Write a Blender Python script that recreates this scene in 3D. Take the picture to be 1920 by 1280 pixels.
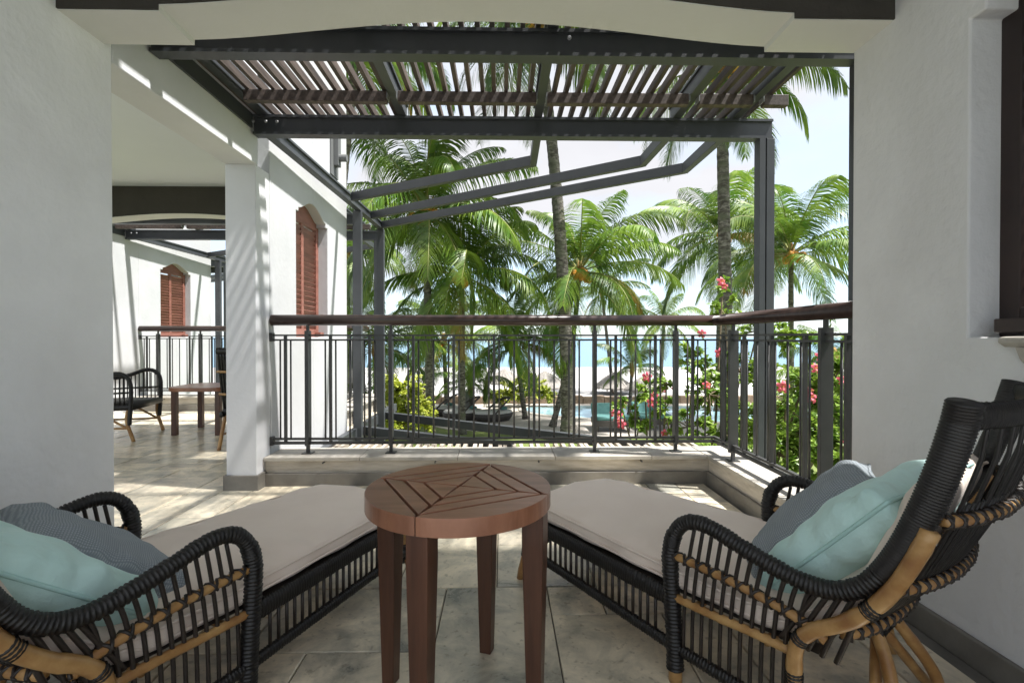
import bpy, bmesh, math, random
from mathutils import Vector, Matrix
R = math.radians
for o in list(bpy.data.objects): bpy.data.objects.remove(o)
scene = bpy.context.scene
COL = scene.collection

# ------------------------------------------------------------------ camera
FPX, YAW, PITCH = 930.0, math.atan(19/930.0), math.atan(8/930.0)
cam_d = bpy.data.cameras.new('camera'); cam = bpy.data.objects.new('camera', cam_d); COL.objects.link(cam)
cam_d.sensor_width = 36.0; cam_d.lens = FPX/1920.0*36.0; cam_d.clip_start = 0.02; cam_d.clip_end = 20000
cam.location = (0, 0, 1.0)
cam.rotation_euler = (R(90)-PITCH, 0, -YAW)
scene.camera = cam
# ------------------------------------------------------------------ sky, sun, exposure
SUN = Vector((0.43, -0.095, 0.89)).normalized()          # direction towards the sun
EL = math.asin(SUN.z); AZ = math.atan2(SUN.x, SUN.y)
world = bpy.data.worlds.new('World'); scene.world = world; world.use_nodes = True
def build_world():
    nt = world.node_tree; nt.nodes.clear(); N = nt.nodes; L = nt.links
    out = N.new('ShaderNodeOutputWorld'); bg = N.new('ShaderNodeBackground'); bg.inputs[1].default_value = 0.10
    sky = N.new('ShaderNodeTexSky'); sky.sky_type = 'NISHITA'; sky.sun_disc = False
    sky.sun_elevation = EL; sky.sun_rotation = AZ; sky.altitude = 0; sky.air_density = 1.0; sky.dust_density = 0.4; sky.ozone_density = 1.5
    tc = N.new('ShaderNodeTexCoord'); mp = N.new('ShaderNodeMapping'); mp.inputs['Scale'].default_value = (1.0, 1.0, 2.2)
    L.new(tc.outputs['Generated'], mp.inputs[0])
    nz = N.new('ShaderNodeTexNoise'); nz.inputs['Scale'].default_value = 2.6; nz.inputs['Detail'].default_value = 8; nz.inputs['Roughness'].default_value = 0.55
    L.new(mp.outputs[0], nz.inputs['Vector'])
    sep = N.new('ShaderNodeSeparateXYZ'); L.new(tc.outputs['Generated'], sep.inputs[0])
    up = N.new('ShaderNodeMapRange'); up.inputs[1].default_value = -0.02; up.inputs[2].default_value = 0.22; up.inputs[3].default_value = -0.16; up.inputs[4].default_value = 0.13
    L.new(sep.outputs[2], up.inputs[0])
    ad = N.new('ShaderNodeMath'); L.new(nz.outputs[0], ad.inputs[0]); L.new(up.outputs[0], ad.inputs[1])
    rp = N.new('ShaderNodeValToRGB'); rp.color_ramp.elements[0].position = 0.36; rp.color_ramp.elements[1].position = 0.66
    L.new(ad.outputs[0], rp.inputs[0])
    n2 = N.new('ShaderNodeTexNoise'); n2.inputs['Scale'].default_value = 5; n2.inputs['Detail'].default_value = 5; L.new(mp.outputs[0], n2.inputs['Vector'])
    cc = N.new('ShaderNodeMix'); cc.data_type = 'RGBA'
    cc.inputs[6].default_value = (.54, .54, .57, 1); cc.inputs[7].default_value = (.70, .70, .73, 1); L.new(n2.outputs[0], cc.inputs[0])
    mx = N.new('ShaderNodeMix'); mx.data_type = 'RGBA'
    L.new(rp.outputs[0], mx.inputs[0])
    bl = N.new('ShaderNodeMix'); bl.data_type = 'RGBA'; bl.inputs[0].default_value = .90; L.new(sky.outputs[0], bl.inputs[6]); bl.inputs[7].default_value = (.40, .53, .66, 1)
    L.new(bl.outputs[2], mx.inputs[6]); L.new(cc.outputs[2], mx.inputs[7])
    L.new(mx.outputs[2], bg.inputs[0]); L.new(bg.outputs[0], out.inputs[0])
build_world()
sd = bpy.data.lights.new('sun', 'SUN'); sd.energy = 0.8; sd.angle = R(2.0); sd.color = (1.0, 0.97, 0.925)
sun = bpy.data.objects.new('sun', sd); COL.objects.link(sun); sun.location = SUN*30
sun.rotation_euler = SUN.to_track_quat('Z', 'Y').to_euler()
vs = scene.view_settings; vs.view_transform = 'Standard'; vs.look = 'None'; vs.gamma = 1.0; vs.exposure = 3.87; vs.use_curve_mapping = False
scene.cycles.max_bounces = 10; scene.cycles.diffuse_bounces = 7; scene.cycles.transparent_max_bounces = 8

# ------------------------------------------------------------------ materials
rng = random.Random(7)
MATS = {}
def mat(name, c1, c2=None, rough=0.6, scale=6.0, lo=0.35, hi=0.65, bump=0.0, bscale=60.0, bdist=0.01, coord='pos', stretch=(1,1,1),
        rand=0.0, c3=None, s3=1.0, spec=0.5, transl=0.0, sheen=0.0, detail=6, rlo=None, coat=0.0):
    if name in MATS: return MATS[name]
    m = bpy.data.materials.new(name); m.use_nodes = True; nt = m.node_tree; N = nt.nodes; L = nt.links
    bs = N['Principled BSDF']; out = N['Material Output']
    if coord == 'pos': src = N.new('ShaderNodeNewGeometry').outputs['Position']
    else: src = N.new('ShaderNodeTexCoord').outputs['Object']
    oi = N.new('ShaderNodeObjectInfo')
    if coord == 'obj':
        va = N.new('ShaderNodeVectorMath'); va.operation = 'ADD'; sc = N.new('ShaderNodeMath'); sc.operation = 'MULTIPLY'; sc.inputs[1].default_value = 37.0
        L.new(oi.outputs['Random'], sc.inputs[0]); L.new(src, va.inputs[0]); L.new(sc.outputs[0], va.inputs[1]); src = va.outputs[0]
    mp = N.new('ShaderNodeMapping'); mp.inputs['Scale'].default_value = stretch; L.new(src, mp.inputs[0])
    nz = N.new('ShaderNodeTexNoise'); nz.inputs['Scale'].default_value = scale; nz.inputs['Detail'].default_value = detail; nz.inputs['Roughness'].default_value = 0.6
    L.new(mp.outputs[0], nz.inputs['Vector'])
    rp = N.new('ShaderNodeValToRGB'); e = rp.color_ramp.elements
    e[0].position = lo; e[0].color = (*c1, 1); e[1].position = hi; e[1].color = (*(c2 or c1), 1)
    L.new(nz.outputs[0], rp.inputs[0]); colr = rp.outputs[0]
    if c3:
        n3 = N.new('ShaderNodeTexNoise'); n3.inputs['Scale'].default_value = s3; n3.inputs['Detail'].default_value = 4; L.new(mp.outputs[0], n3.inputs['Vector'])
        r3 = N.new('ShaderNodeValToRGB'); r3.color_ramp.elements[0].position = 0.48; r3.color_ramp.elements[1].position = 0.7; L.new(n3.outputs[0], r3.inputs[0])
        mx = N.new('ShaderNodeMix'); mx.data_type = 'RGBA'; L.new(r3.outputs[0], mx.inputs[0]); L.new(colr, mx.inputs[6]); mx.inputs[7].default_value = (*c3, 1); colr = mx.outputs[2]
    if rand:
        hs = N.new('ShaderNodeHueSaturation'); mr = N.new('ShaderNodeMapRange'); mr.inputs[3].default_value = 1-rand; mr.inputs[4].default_value = 1+rand
        L.new(oi.outputs['Random'], mr.inputs[0]); L.new(mr.outputs[0], hs.inputs['Value']); L.new(colr, hs.inputs['Color']); colr = hs.outputs[0]
    L.new(colr, bs.inputs['Base Color'])
    bs.inputs['Roughness'].default_value = rough; bs.inputs['Specular IOR Level'].default_value = spec
    if coat: bs.inputs['Coat Weight'].default_value = coat; bs.inputs['Coat Roughness'].default_value = 0.25
    if rlo is not None:
        rr = N.new('ShaderNodeMapRange'); rr.inputs[3].default_value = rlo; rr.inputs[4].default_value = rough; L.new(nz.outputs[0], rr.inputs[0]); L.new(rr.outputs[0], bs.inputs['Roughness'])
    if sheen: bs.inputs['Sheen Weight'].default_value = sheen
    if bump:
        bn = N.new('ShaderNodeTexNoise'); bn.inputs['Scale'].default_value = bscale; bn.inputs['Detail'].default_value = 7; L.new(mp.outputs[0], bn.inputs['Vector'])
        bp = N.new('ShaderNodeBump'); bp.inputs['Strength'].default_value = bump; bp.inputs['Distance'].default_value = bdist
        L.new(bn.outputs[0], bp.inputs['Height']); L.new(bp.outputs[0], bs.inputs['Normal'])
    if transl:
        tr = N.new('ShaderNodeBsdfTranslucent'); L.new(colr, tr.inputs[0]); ms = N.new('ShaderNodeMixShader'); ms.inputs[0].default_value = transl
        L.new(bs.outputs[0], ms.inputs[1]); L.new(tr.outputs[0], ms.inputs[2]); L.new(ms.outputs[0], out.inputs[0])
    MATS[name] = m; return m
PLASTER = mat('white_plaster', (.79,.80,.82), (.84,.85,.87), 0.85, 2.5, bump=0.35, bscale=30, bdist=0.014, c3=(.70,.705,.715), s3=1.3, spec=.25)
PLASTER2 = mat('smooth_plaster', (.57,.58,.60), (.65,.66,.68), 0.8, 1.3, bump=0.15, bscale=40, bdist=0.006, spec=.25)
TAUPE = mat('taupe_paint', (.042,.038,.033), (.055,.05,.044), 0.8, 3, bump=0.3, bscale=50, bdist=0.008, spec=.2)
EXTW = mat('exterior_render', (.42,.43,.445), (.51,.52,.535), 0.8, 1.1, bump=0.2, bscale=26, bdist=0.008, c3=(.43,.435,.44), s3=.7, spec=.25)
CEIL = mat('ceiling_paint', (.72,.755,.81), (.75,.785,.84), 0.9, 1.5, spec=.2)
CREAM = mat('cream_soffit', (.62,.625,.59), (.66,.665,.635), 0.85, 2.0, bump=0.2, bscale=45, bdist=0.006, spec=.2)
SKIRT = mat('grey_skirting', (.13,.12,.105), (.19,.18,.16), 0.6, 5, bump=.2, bscale=80, bdist=.004)
CONC = mat('parapet_render', (.42,.385,.33), (.53,.49,.43), 0.75, 9, stretch=(1,1,6), bump=.3, bscale=40, bdist=.006, c3=(.30,.27,.22), s3=2.5)
COPE = mat('coping_stone', (.36,.335,.29), (.47,.44,.39), 0.7, 7, bump=.3, bscale=90, bdist=.004, c3=(.26,.25,.23), s3=3)
STEEL = mat('dark_grey_steel', (.042,.046,.052), (.055,.06,.066), 0.42, 4, bump=.05, bscale=200, bdist=.002)
STEEL2 = mat('railing_steel', (.035,.036,.036), (.05,.05,.05), 0.45, 8, coord='obj')
BOLT = mat('bolt_metal', (.25,.26,.27), None, 0.35, 5, coord='obj')
SLATW = mat('pergola_wood', (.042,.031,.026), (.10,.076,.064), 0.65, 7, stretch=(6,.6,6), bump=.3, bscale=50, bdist=.003, rand=.25, coord='obj')
RAILW = mat('handrail_wood', (.028,.015,.012), (.055,.031,.025), 0.3, 5, stretch=(.6,6,6), bump=.1, bscale=60, bdist=.002)
SHUT = mat('shutter_wood', (.17,.066,.047), (.26,.11,.082), 0.5, 5, stretch=(5,.8,5), rand=.15, coord='obj')
TEAK = mat('table_wood', (.22,.088,.045), (.37,.17,.098), 0.33, 4, stretch=(1,6,1), bump=.12, bscale=70, bdist=.002, rand=.16, coord='obj', coat=.35)
TEAKLEG = mat('table_leg_wood', (.06,.022,.011), (.105,.042,.021), 0.4, 4, stretch=(7,7,.7), bump=.1, bscale=50, bdist=.002, rand=.1, coord='obj', coat=.15)
DARKW = mat('dark_window_wood', (.018,.010,.009), (.03,.016,.013), 0.45, 5)
WICK = mat('black_wicker', (.0045,.0038,.0035), (.010,.0085,.008), 0.42, 30, coord='obj', bump=.2, bscale=300, bdist=.002)
WICKB = mat('brown_wicker', (.012,.008,.006), (.026,.018,.013), 0.45, 30, coord='obj')
BAMB = mat('bamboo_cane', (.30,.15,.045), (.47,.285,.11), 0.42, 16, stretch=(1,1,1), coord='obj', c3=(.24,.11,.035), s3=14, coat=.2)
FABRIC = mat('taupe_canvas', (.75,.645,.56), (.81,.705,.615), 0.9, 3, bump=.35, bscale=700, bdist=.002, sheen=.2, spec=.2)
TEAL = mat('turquoise_cotton', (.52,.75,.715), (.57,.79,.755), 0.85, 4, bump=.5, bscale=11, bdist=.03, coord='obj', sheen=.15, spec=.15, stretch=(1,1.8,1))
PIPE = mat('turquoise_piping', (.42,.64,.61), (.46,.69,.66), 0.8, 4, coord='obj', spec=.2)
LEAF = mat('palm_leaf', (.055,.135,.016), (.21,.30,.04), 0.42, 1.2, coord='pos', rand=.4, transl=.30, detail=3)
LEAFD = mat('palm_rachis', (.17,.21,.05), (.30,.28,.09), 0.5, 2, coord='obj', rand=.2)
LEAFY = mat('old_palm_leaf', (.22,.17,.04), (.36,.25,.07), 0.5, 2, coord='obj', transl=.3)
TRUNK = mat('palm_bark', (.05,.042,.036), (.24,.22,.195), 0.9, 2.6, stretch=(2.2,2.2,5.5), lo=.42, hi=.66, bump=.6, bscale=9, bdist=.05, c3=(.10,.105,.07), s3=.8)
NUT = mat('coconut_husk', (.60,.22,.02), (.70,.34,.05), 0.55, 6, coord='obj', rand=.2)
FIBRE = mat('palm_fibre', (.20,.11,.04), (.34,.20,.07), 0.9, 8, coord='obj')
HIB = mat('hibiscus_leaf', (.09,.19,.02), (.30,.42,.06), 0.4, 9, coord='pos', transl=.3, detail=3)
HIBY = mat('golden_shrub_leaf', (.24,.32,.03), (.52,.54,.08), 0.5, 7, coord='pos', transl=.3, detail=3)
STEM = mat('shrub_stem', (.10,.075,.045), (.16,.12,.07), 0.8, 10)
PINK = mat('hibiscus_petal', (.62,.07,.13), (.74,.16,.20), 0.55, 14, coord='obj', transl=.3, rand=.1)
YEL = mat('stamen', (.7,.45,.06), None, .6, 5)
GRASS = mat('lawn', (.10,.14,.03), (.17,.21,.05), 0.9, 3.5, bump=.6, bscale=40, bdist=.05)
SAND = mat('beach_sand', (.40,.39,.385), (.46,.45,.445), 0.95, .3, bump=.3, bscale=4, bdist=.05)
DECK = mat('pool_deck_paving', (.36,.325,.285), (.46,.42,.375), 0.75, 1.6, bump=.2, bscale=12, bdist=.01)
THATCH = mat('thatch', (.20,.185,.17), (.33,.305,.28), 0.95, 14, stretch=(1,1,.4), coord='obj', bump=.6, bscale=40, bdist=.03)
WALLST = mat('seawall_stone', (.20,.145,.10), (.33,.25,.185), 0.85, 5, bump=.5, bscale=9, bdist=.03)
DRKW = mat('lounger_wicker', (.035,.03,.028), (.06,.052,.048), 0.6, 20, coord='obj')
GREYC = mat('grey_cushion', (.50,.49,.47), (.56,.55,.53), .9, 5, coord='obj')
TEALC = mat('teal_cushion', (.06,.17,.165), (.09,.21,.20), .85, 5, coord='obj')
POSTG = mat('grey_post', (.12,.125,.125), None, .6, 5, coord='obj')

def woven():
    m = bpy.data.materials.new('grey_woven'); m.use_nodes = True; N = m.node_tree.nodes; L = m.node_tree.links; bs = N['Principled BSDF']
    tc = N.new('ShaderNodeTexCoord')
    w1 = N.new('ShaderNodeTexWave'); w1.inputs['Scale'].default_value = 55; w1.bands_direction = 'X'; w1.inputs['Distortion'].default_value = .4
    w2 = N.new('ShaderNodeTexWave'); w2.inputs['Scale'].default_value = 55; w2.bands_direction = 'Y'; w2.inputs['Distortion'].default_value = .4
    for w in (w1, w2): L.new(tc.outputs['Object'], w.inputs[0])
    mu = N.new('ShaderNodeMath'); mu.operation = 'MULTIPLY'; L.new(w1.outputs['Fac'], mu.inputs[0]); L.new(w2.outputs['Fac'], mu.inputs[1])
    rp = N.new('ShaderNodeValToRGB'); rp.color_ramp.elements[0].color = (.22,.25,.275,1); rp.color_ramp.elements[1].color = (.38,.42,.45,1); rp.color_ramp.elements[1].position = .7
    L.new(mu.outputs[0], rp.inputs[0]); L.new(rp.outputs[0], bs.inputs['Base Color'])
    bp = N.new('ShaderNodeBump'); bp.inputs['Strength'].default_value = .5; bp.inputs['Distance'].default_value = .003; L.new(mu.outputs[0], bp.inputs['Height']); L.new(bp.outputs[0], bs.inputs['Normal'])
    bs.inputs['Roughness'].default_value = .85; bs.inputs['Specular IOR Level'].default_value = .2
    return m
WOVEN = woven()
def stone():
    m = bpy.data.materials.new('floor_stone'); m.use_nodes = True; N = m.node_tree.nodes; L = m.node_tree.links; bs = N['Principled BSDF']
    geo = N.new('ShaderNodeNewGeometry'); oi = N.new('ShaderNodeObjectInfo')
    sc = N.new('ShaderNodeMath'); sc.operation = 'MULTIPLY'; sc.inputs[1].default_value = 53; L.new(oi.outputs['Random'], sc.inputs[0])
    va = N.new('ShaderNodeVectorMath'); L.new(geo.outputs['Position'], va.inputs[0]); L.new(sc.outputs[0], va.inputs[1])
    base = N.new('ShaderNodeValToRGB'); base.color_ramp.interpolation = 'LINEAR'; el = base.color_ramp.elements
    el[0].position = 0; el[0].color = (.17,.18,.175,1); el[1].position = 1; el[1].color = (.52,.495,.43,1)
    for p, c in ((.05,(.40,.385,.3350)), (.30,(.48,.44,.3855)), (.6,(.45,.435,.38)), (.8,(.50,.46,.385))):
        q = el.new(p); q.color = (*c, 1)
    L.new(oi.outputs['Random'], base.inputs[0])
    n1 = N.new('ShaderNodeTexNoise'); n1.inputs['Scale'].default_value = 4.5; n1.inputs['Detail'].default_value = 9; n1.inputs['Roughness'].default_value = .65; n1.inputs['Distortion'].default_value = .5; L.new(va.outputs[0], n1.inputs['Vector'])
    r1 = N.new('ShaderNodeValToRGB'); e = r1.color_ramp.elements; e[0].position = .3; e[0].color = (.45,.48,.48,1); e[1].position = .7; e[1].color = (2.05,1.9,1.66,1); L.new(n1.outputs[0], r1.inputs[0])
    mu = N.new('ShaderNodeMix'); mu.data_type = 'RGBA'; mu.blend_type = 'MULTIPLY'; mu.inputs[0].default_value = 1; L.new(base.outputs[0], mu.inputs[6]); L.new(r1.outputs[0], mu.inputs[7])
    # small pits
    vo = N.new('ShaderNodeTexNoise'); vo.inputs['Scale'].default_value = 42; vo.inputs['Detail'].default_value = 3; L.new(va.outputs[0], vo.inputs['Vector'])
    r2 = N.new('ShaderNodeValToRGB'); r2.color_ramp.elements[0].position = .30; r2.color_ramp.elements[0].color = (.35,.33,.30,1); r2.color_ramp.elements[1].position = .40; r2.color_ramp.elements[1].color = (1,1,1,1); L.new(vo.outputs[0], r2.inputs[0])
    m2 = N.new('ShaderNodeMix'); m2.data_type = 'RGBA'; m2.blend_type = 'MULTIPLY'; m2.inputs[0].default_value = .5; L.new(mu.outputs[2], m2.inputs[6]); L.new(r2.outputs[0], m2.inputs[7])
    L.new(m2.outputs[2], bs.inputs['Base Color'])
    rr = N.new('ShaderNodeMapRange'); rr.inputs[3].default_value = .16; rr.inputs[4].default_value = .50; L.new(n1.outputs[0], rr.inputs[0]); L.new(rr.outputs[0], bs.inputs['Roughness'])
    bp = N.new('ShaderNodeBump'); bp.inputs['Strength'].default_value = .45; bp.inputs['Distance'].default_value = .012; 
    n4 = N.new('ShaderNodeTexNoise'); n4.inputs['Scale'].default_value = 9; n4.inputs['Detail'].default_value = 7; L.new(va.outputs[0], n4.inputs['Vector'])
    L.new(n4.outputs[0], bp.inputs['Height']); L.new(bp.outputs[0], bs.inputs['Normal'])
    bs.inputs['Coat Weight'].default_value = .35; bs.inputs['Coat Roughness'].default_value = .22
    return m
STONE = stone()
GROUT = mat('floor_grout', (.10,.095,.085), (.15,.14,.125), .9, 8)
def water(name, col, rough, bsc, bst, dist):
    m = bpy.data.materials.new(name); m.use_nodes = True; N = m.node_tree.nodes; L = m.node_tree.links; bs = N['Principled BSDF']
    bs.inputs['Base Color'].default_value = (*col, 1); bs.inputs['Roughness'].default_value = rough; bs.inputs['IOR'].default_value = 1.33
    g = N.new('ShaderNodeNewGeometry'); n = N.new('ShaderNodeTexNoise'); n.inputs['Scale'].default_value = bsc; n.inputs['Detail'].default_value = 4; L.new(g.outputs['Position'], n.inputs['Vector'])
    bp = N.new('ShaderNodeBump'); bp.inputs['Strength'].default_value = bst; bp.inputs['Distance'].default_value = dist; L.new(n.outputs[0], bp.inputs['Height']); L.new(bp.outputs[0], bs.inputs['Normal'])
    return m
POOLW = water('pool_water', (.22,.36,.40), .06, 2.0, .15, .05)
SEAW = water('sea_water', (.10,.21,.30), .25, .25, .5, .3)

# ------------------------------------------------------------------ mesh helpers
def V(*a): return Vector(a)
def cr(pts, n=10, closed=False):
    P = [Vector(p) for p in pts]; out = []; m = len(P)
    for i in range(m if closed else m-1):
        if closed: a, b, c, d = P[(i-1) % m], P[i], P[(i+1) % m], P[(i+2) % m]
        else: a, b, c, d = P[max(i-1,0)], P[i], P[i+1], P[min(i+2,m-1)]
        for k in range(n):
            t = k/n
            out.append(0.5*((2*b)+(c-a)*t+(2*a-5*b+4*c-d)*t*t+(3*b-a-3*c+d)*t*t*t))
    if not closed: out.append(P[-1])
    return out
def resample(P, step):
    P = [Vector(p) for p in P]; S = [0]
    for i in range(1, len(P)): S.append(S[-1]+(P[i]-P[i-1]).length)
    n = max(2, int(round(S[-1]/step))); out = []; j = 0
    for k in range(n+1):
        s = S[-1]*k/n
        while j < len(S)-2 and S[j+1] < s: j += 1
        d = S[j+1]-S[j]; t = 0 if d < 1e-9 else (s-S[j])/d
        out.append(P[j].lerp(P[j+1], t))
    return out
class MB:
    def __init__(s): s.v = []; s.f = []
    def add(s, vs, fs):
        b = len(s.v); s.v += [tuple(p) for p in vs]; s.f += [tuple(i+b for i in q) for q in fs]; return s
    def box(s, x0, x1, y0, y1, z0, z1):
        return s.add([(x0,y0,z0),(x1,y0,z0),(x1,y1,z0),(x0,y1,z0),(x0,y0,z1),(x1,y0,z1),(x1,y1,z1),(x0,y1,z1)],
                     [(0,3,2,1),(4,5,6,7),(0,1,5,4),(1,2,6,5),(2,3,7,6),(3,0,4,7)])
    def bar(s, a, b, w, h, up=(0,0,1)):
        a, b, up = Vector(a), Vector(b), Vector(up); t = (b-a).normalized(); n = t.cross(up).normalized(); u = n.cross(t)
        vs = []
        for p in (a, b):
            for i, j in ((-1,-1),(1,-1),(1,1),(-1,1)): vs.append(p+n*(i*w/2)+u*(j*h/2))
        return s.add(vs, [(0,1,2,3)[::-1] if 0 else (3,2,1,0),(4,5,6,7),(0,1,5,4),(1,2,6,5),(2,3,7,6),(3,0,4,7)])
    def poly(s, pts, axis, a, b):
        """extrude a 2-D outline along an axis; outline axes are the other two in order"""
        def mk(p, c):
            return (c,p[0],p[1]) if axis == 'x' else (p[0],c,p[1]) if axis == 'y' else (p[0],p[1],c)
        n = len(pts); vs = [mk(p,a) for p in pts]+[mk(p,b) for p in pts]
        fs = [tuple(range(n))[::-1], tuple(range(n,2*n))]+[(i,(i+1)%n,n+(i+1)%n,n+i) for i in range(n)]
        return s.add(vs, fs)
    def tube(s, P, ra, rb=None, n=8, ref=None, caps=True, closed=False):
        P = [Vector(p) for p in P]; m = len(P); fr = None; vs = []; fs = []
        rf = (lambda i: ra[i]) if isinstance(ra, (list,tuple)) else (lambda i: ra)
        rg = rf if rb is None else ((lambda i: rb[i]) if isinstance(rb, (list,tuple)) else (lambda i: rb))
        for i in range(m):
            if closed: t = (P[(i+1)%m]-P[i-1])
            else: t = P[min(i+1,m-1)]-P[max(i-1,0)]
            t = t.normalized() if t.length > 1e-9 else Vector((0,0,1))
            if ref is not None: nn = Vector(ref)
            elif fr is None: nn = Vector((0,0,1)) if abs(t.z) < .9 else Vector((1,0,0))
            else: nn = fr
            nn = (nn-t*nn.dot(t)); nn = nn.normalized() if nn.length > 1e-6 else t.orthogonal().normalized(); fr = nn; b = t.cross(nn)
            for k in range(n):
                a = 2*math.pi*k/n; vs.append(P[i]+nn*(math.cos(a)*rf(i))+b*(math.sin(a)*rg(i)))
        for i in range(m if closed else m-1):
            j = (i+1) % m
            for k in range(n): fs.append((i*n+k, i*n+(k+1)%n, j*n+(k+1)%n, j*n+k))
        if caps and not closed: fs.append(tuple(range(n))[::-1]); fs.append(tuple(range((m-1)*n, m*n)))
        return s.add(vs, fs)
    def wrap(s, P, ra, rb=None, pitch=.009, depth=.22, n=10, ref=None):
        """a pole bound with cord: ridged tube"""
        Q = resample(P, pitch/3.0); mult = (1-depth, 1.0, 1.0-depth*.15)
        jit = [rng.uniform(.955,1.045) for _ in range(len(Q)//3+2)]; A = [ra*mult[i % 3]*jit[i//3] for i in range(len(Q))]; B = [(rb or ra)*mult[i % 3]*jit[i//3] for i in range(len(Q))]
        return s.tube(Q, A, B, n=n, ref=ref)
    def lathe(s, prof, n=16, c=(0,0,0)):
        vs = []; fs = []; m = len(prof)
        for r, z in prof:
            for k in range(n):
                a = 2*math.pi*k/n; vs.append((c[0]+r*math.cos(a), c[1]+r*math.sin(a), c[2]+z))
        for i in range(m-1):
            for k in range(n): fs.append((i*n+k, i*n+(k+1)%n, (i+1)*n+(k+1)%n, (i+1)*n+k))
        fs.append(tuple(range(n))[::-1]); fs.append(tuple(range((m-1)*n, m*n)))
        return s.add(vs, fs)
    def mesh(s, name, m, smooth=False):
        me = bpy.data.meshes.new(name); me.from_pydata(s.v, [], s.f); me.validate(); me.update()
        bm = bmesh.new(); bm.from_mesh(me); bmesh.ops.recalc_face_normals(bm, faces=bm.faces); bm.to_mesh(me); bm.free()
        if smooth: me.polygons.foreach_set('use_smooth', [True]*len(me.polygons))
        me.materials.append(m); return me
def meta(o, label=None, cat=None, group=None, kind=None):
    if label: o['label'] = label
    if cat: o['category'] = cat
    if group: o['group'] = group
    if kind: o['kind'] = kind
    return o
def root(name, loc, label=None, cat=None, group=None, rot=0.0, kind=None):
    o = bpy.data.objects.new(name, None); COL.objects.link(o); o.location = loc; o.rotation_euler = (0,0,rot); o.empty_display_size = .1
    return meta(o, label, cat, group, kind or ('thing' if cat else None))
def place(name, me, parent=None, world_space=True, loc=None, rot=None, scale=None, bevel=0):
    o = bpy.data.objects.new(name, me); COL.objects.link(o)
    if loc is not None: o.location = loc
    if rot is not None: o.rotation_euler = rot
    if scale is not None: o.scale = scale
    if parent is not None:
        o.parent = parent
        if world_space:
            M = Matrix.LocRotScale(parent.location, parent.rotation_euler, parent.scale)
            if parent.parent is not None and not parent.matrix_parent_inverse.is_identity: M = Matrix.Identity(4) @ parent.matrix_parent_inverse.inverted() @ parent.matrix_parent_inverse @ M
            o.matrix_parent_inverse = M.inverted()
    if bevel:
        b = o.modifiers.new('bevel', 'BEVEL'); b.width = bevel; b.segments = 2; b.limit_method = 'ANGLE'; b.angle_limit = R(40); b.harden_normals = False
    return o
def part(name, mb, m, parent=None, smooth=False, bevel=0, local=False):
    return place(name, mb.mesh(name, m, smooth), parent, not local, bevel=bevel)
def sub(name, mb, m, parent, smooth=False, bevel=0):
    """sub-part built in the same space as its parent part"""
    o = place(name, mb.mesh(name, m, smooth), None, bevel=bevel); o.parent = parent; return o
def B(*a): return MB().box(*a)

GZ = -2.8                                               # ground level below the balcony

# ================================================================== SETTING: floor with stone tiles
floor = part('floor', MB().box(-1.62,1.46,-1.6,3.40,-.30,-.012).box(-5.2,-1.622,-1.6,6.86,-.30,-.012), GROUT); meta(floor, kind='structure')
bounce_terrace = meta(part('bounce_terrace', MB().box(-9,7,-9,-1.602,-.30,-.010).box(-1.6,1.46,-1.6,.575,-.0118,-.004), mat('bounce_paving', (.26,.25,.24), (.31,.30,.285), .8, 2)), kind='structure')  # unseen terrace added behind the camera; its sunlit paving bounces light inward
CELL = .2; SIZES = [(2,3),(2,2),(2,2),(1,2),(1,2),(2,1),(3,2),(1,1)]
tile_mesh = {}
def tile(w, h):
    if (w,h) not in tile_mesh:
        a, b, g, c = w*CELL/2, h*CELL/2, .0022, .003
        vs = []
        for z, i in ((-.011,0),(-c,0),(0,c)):
            for sx, sy in ((-1,-1),(1,-1),(1,1),(-1,1)): vs.append((sx*(a-g-i), sy*(b-g-i), z))
        fs = [(8,9,10,11)]+[(k,(k+1)%4,4+(k+1)%4,4+k) for k in range(4)]+[(4+k,4+(k+1)%4,8+(k+1)%4,8+k) for k in range(4)]
        tile_mesh[(w,h)] = MB().add(vs, fs).mesh('stone_tile', STONE)
    return tile_mesh[(w,h)]
def lay(x0, y0, nx, ny, seed):
    rg = random.Random(seed); occ = set()
    for j in range(ny):
        for i in range(nx):
            if (i,j) in occ: continue
            opts = SIZES[:]; rg.shuffle(opts); opts.append((1,1))
            if opts[0] == (1,1) and rg.random() < .7: opts = opts[1:]+[(1,1)]
            for w, h in opts:
                cells = [(i+a, j+b) for a in range(w) for b in range(h)]
                if all(c not in occ and c[0] < nx and c[1] < ny for c in cells):
                    occ.update(cells)
                    place('stone_tile', tile(w,h), floor, False, loc=(x0+(i+w/2)*CELL, y0+(j+h/2)*CELL, rg.uniform(-.0012,.0012)), rot=(rg.uniform(-.0015,.0015), rg.uniform(-.0015,.0015), rg.choice((0,math.pi))))
                    break
lay(-1.62, .58, 15, 14, 11)
lay(-5.02, 1.98, 17, 24, 5)

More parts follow.
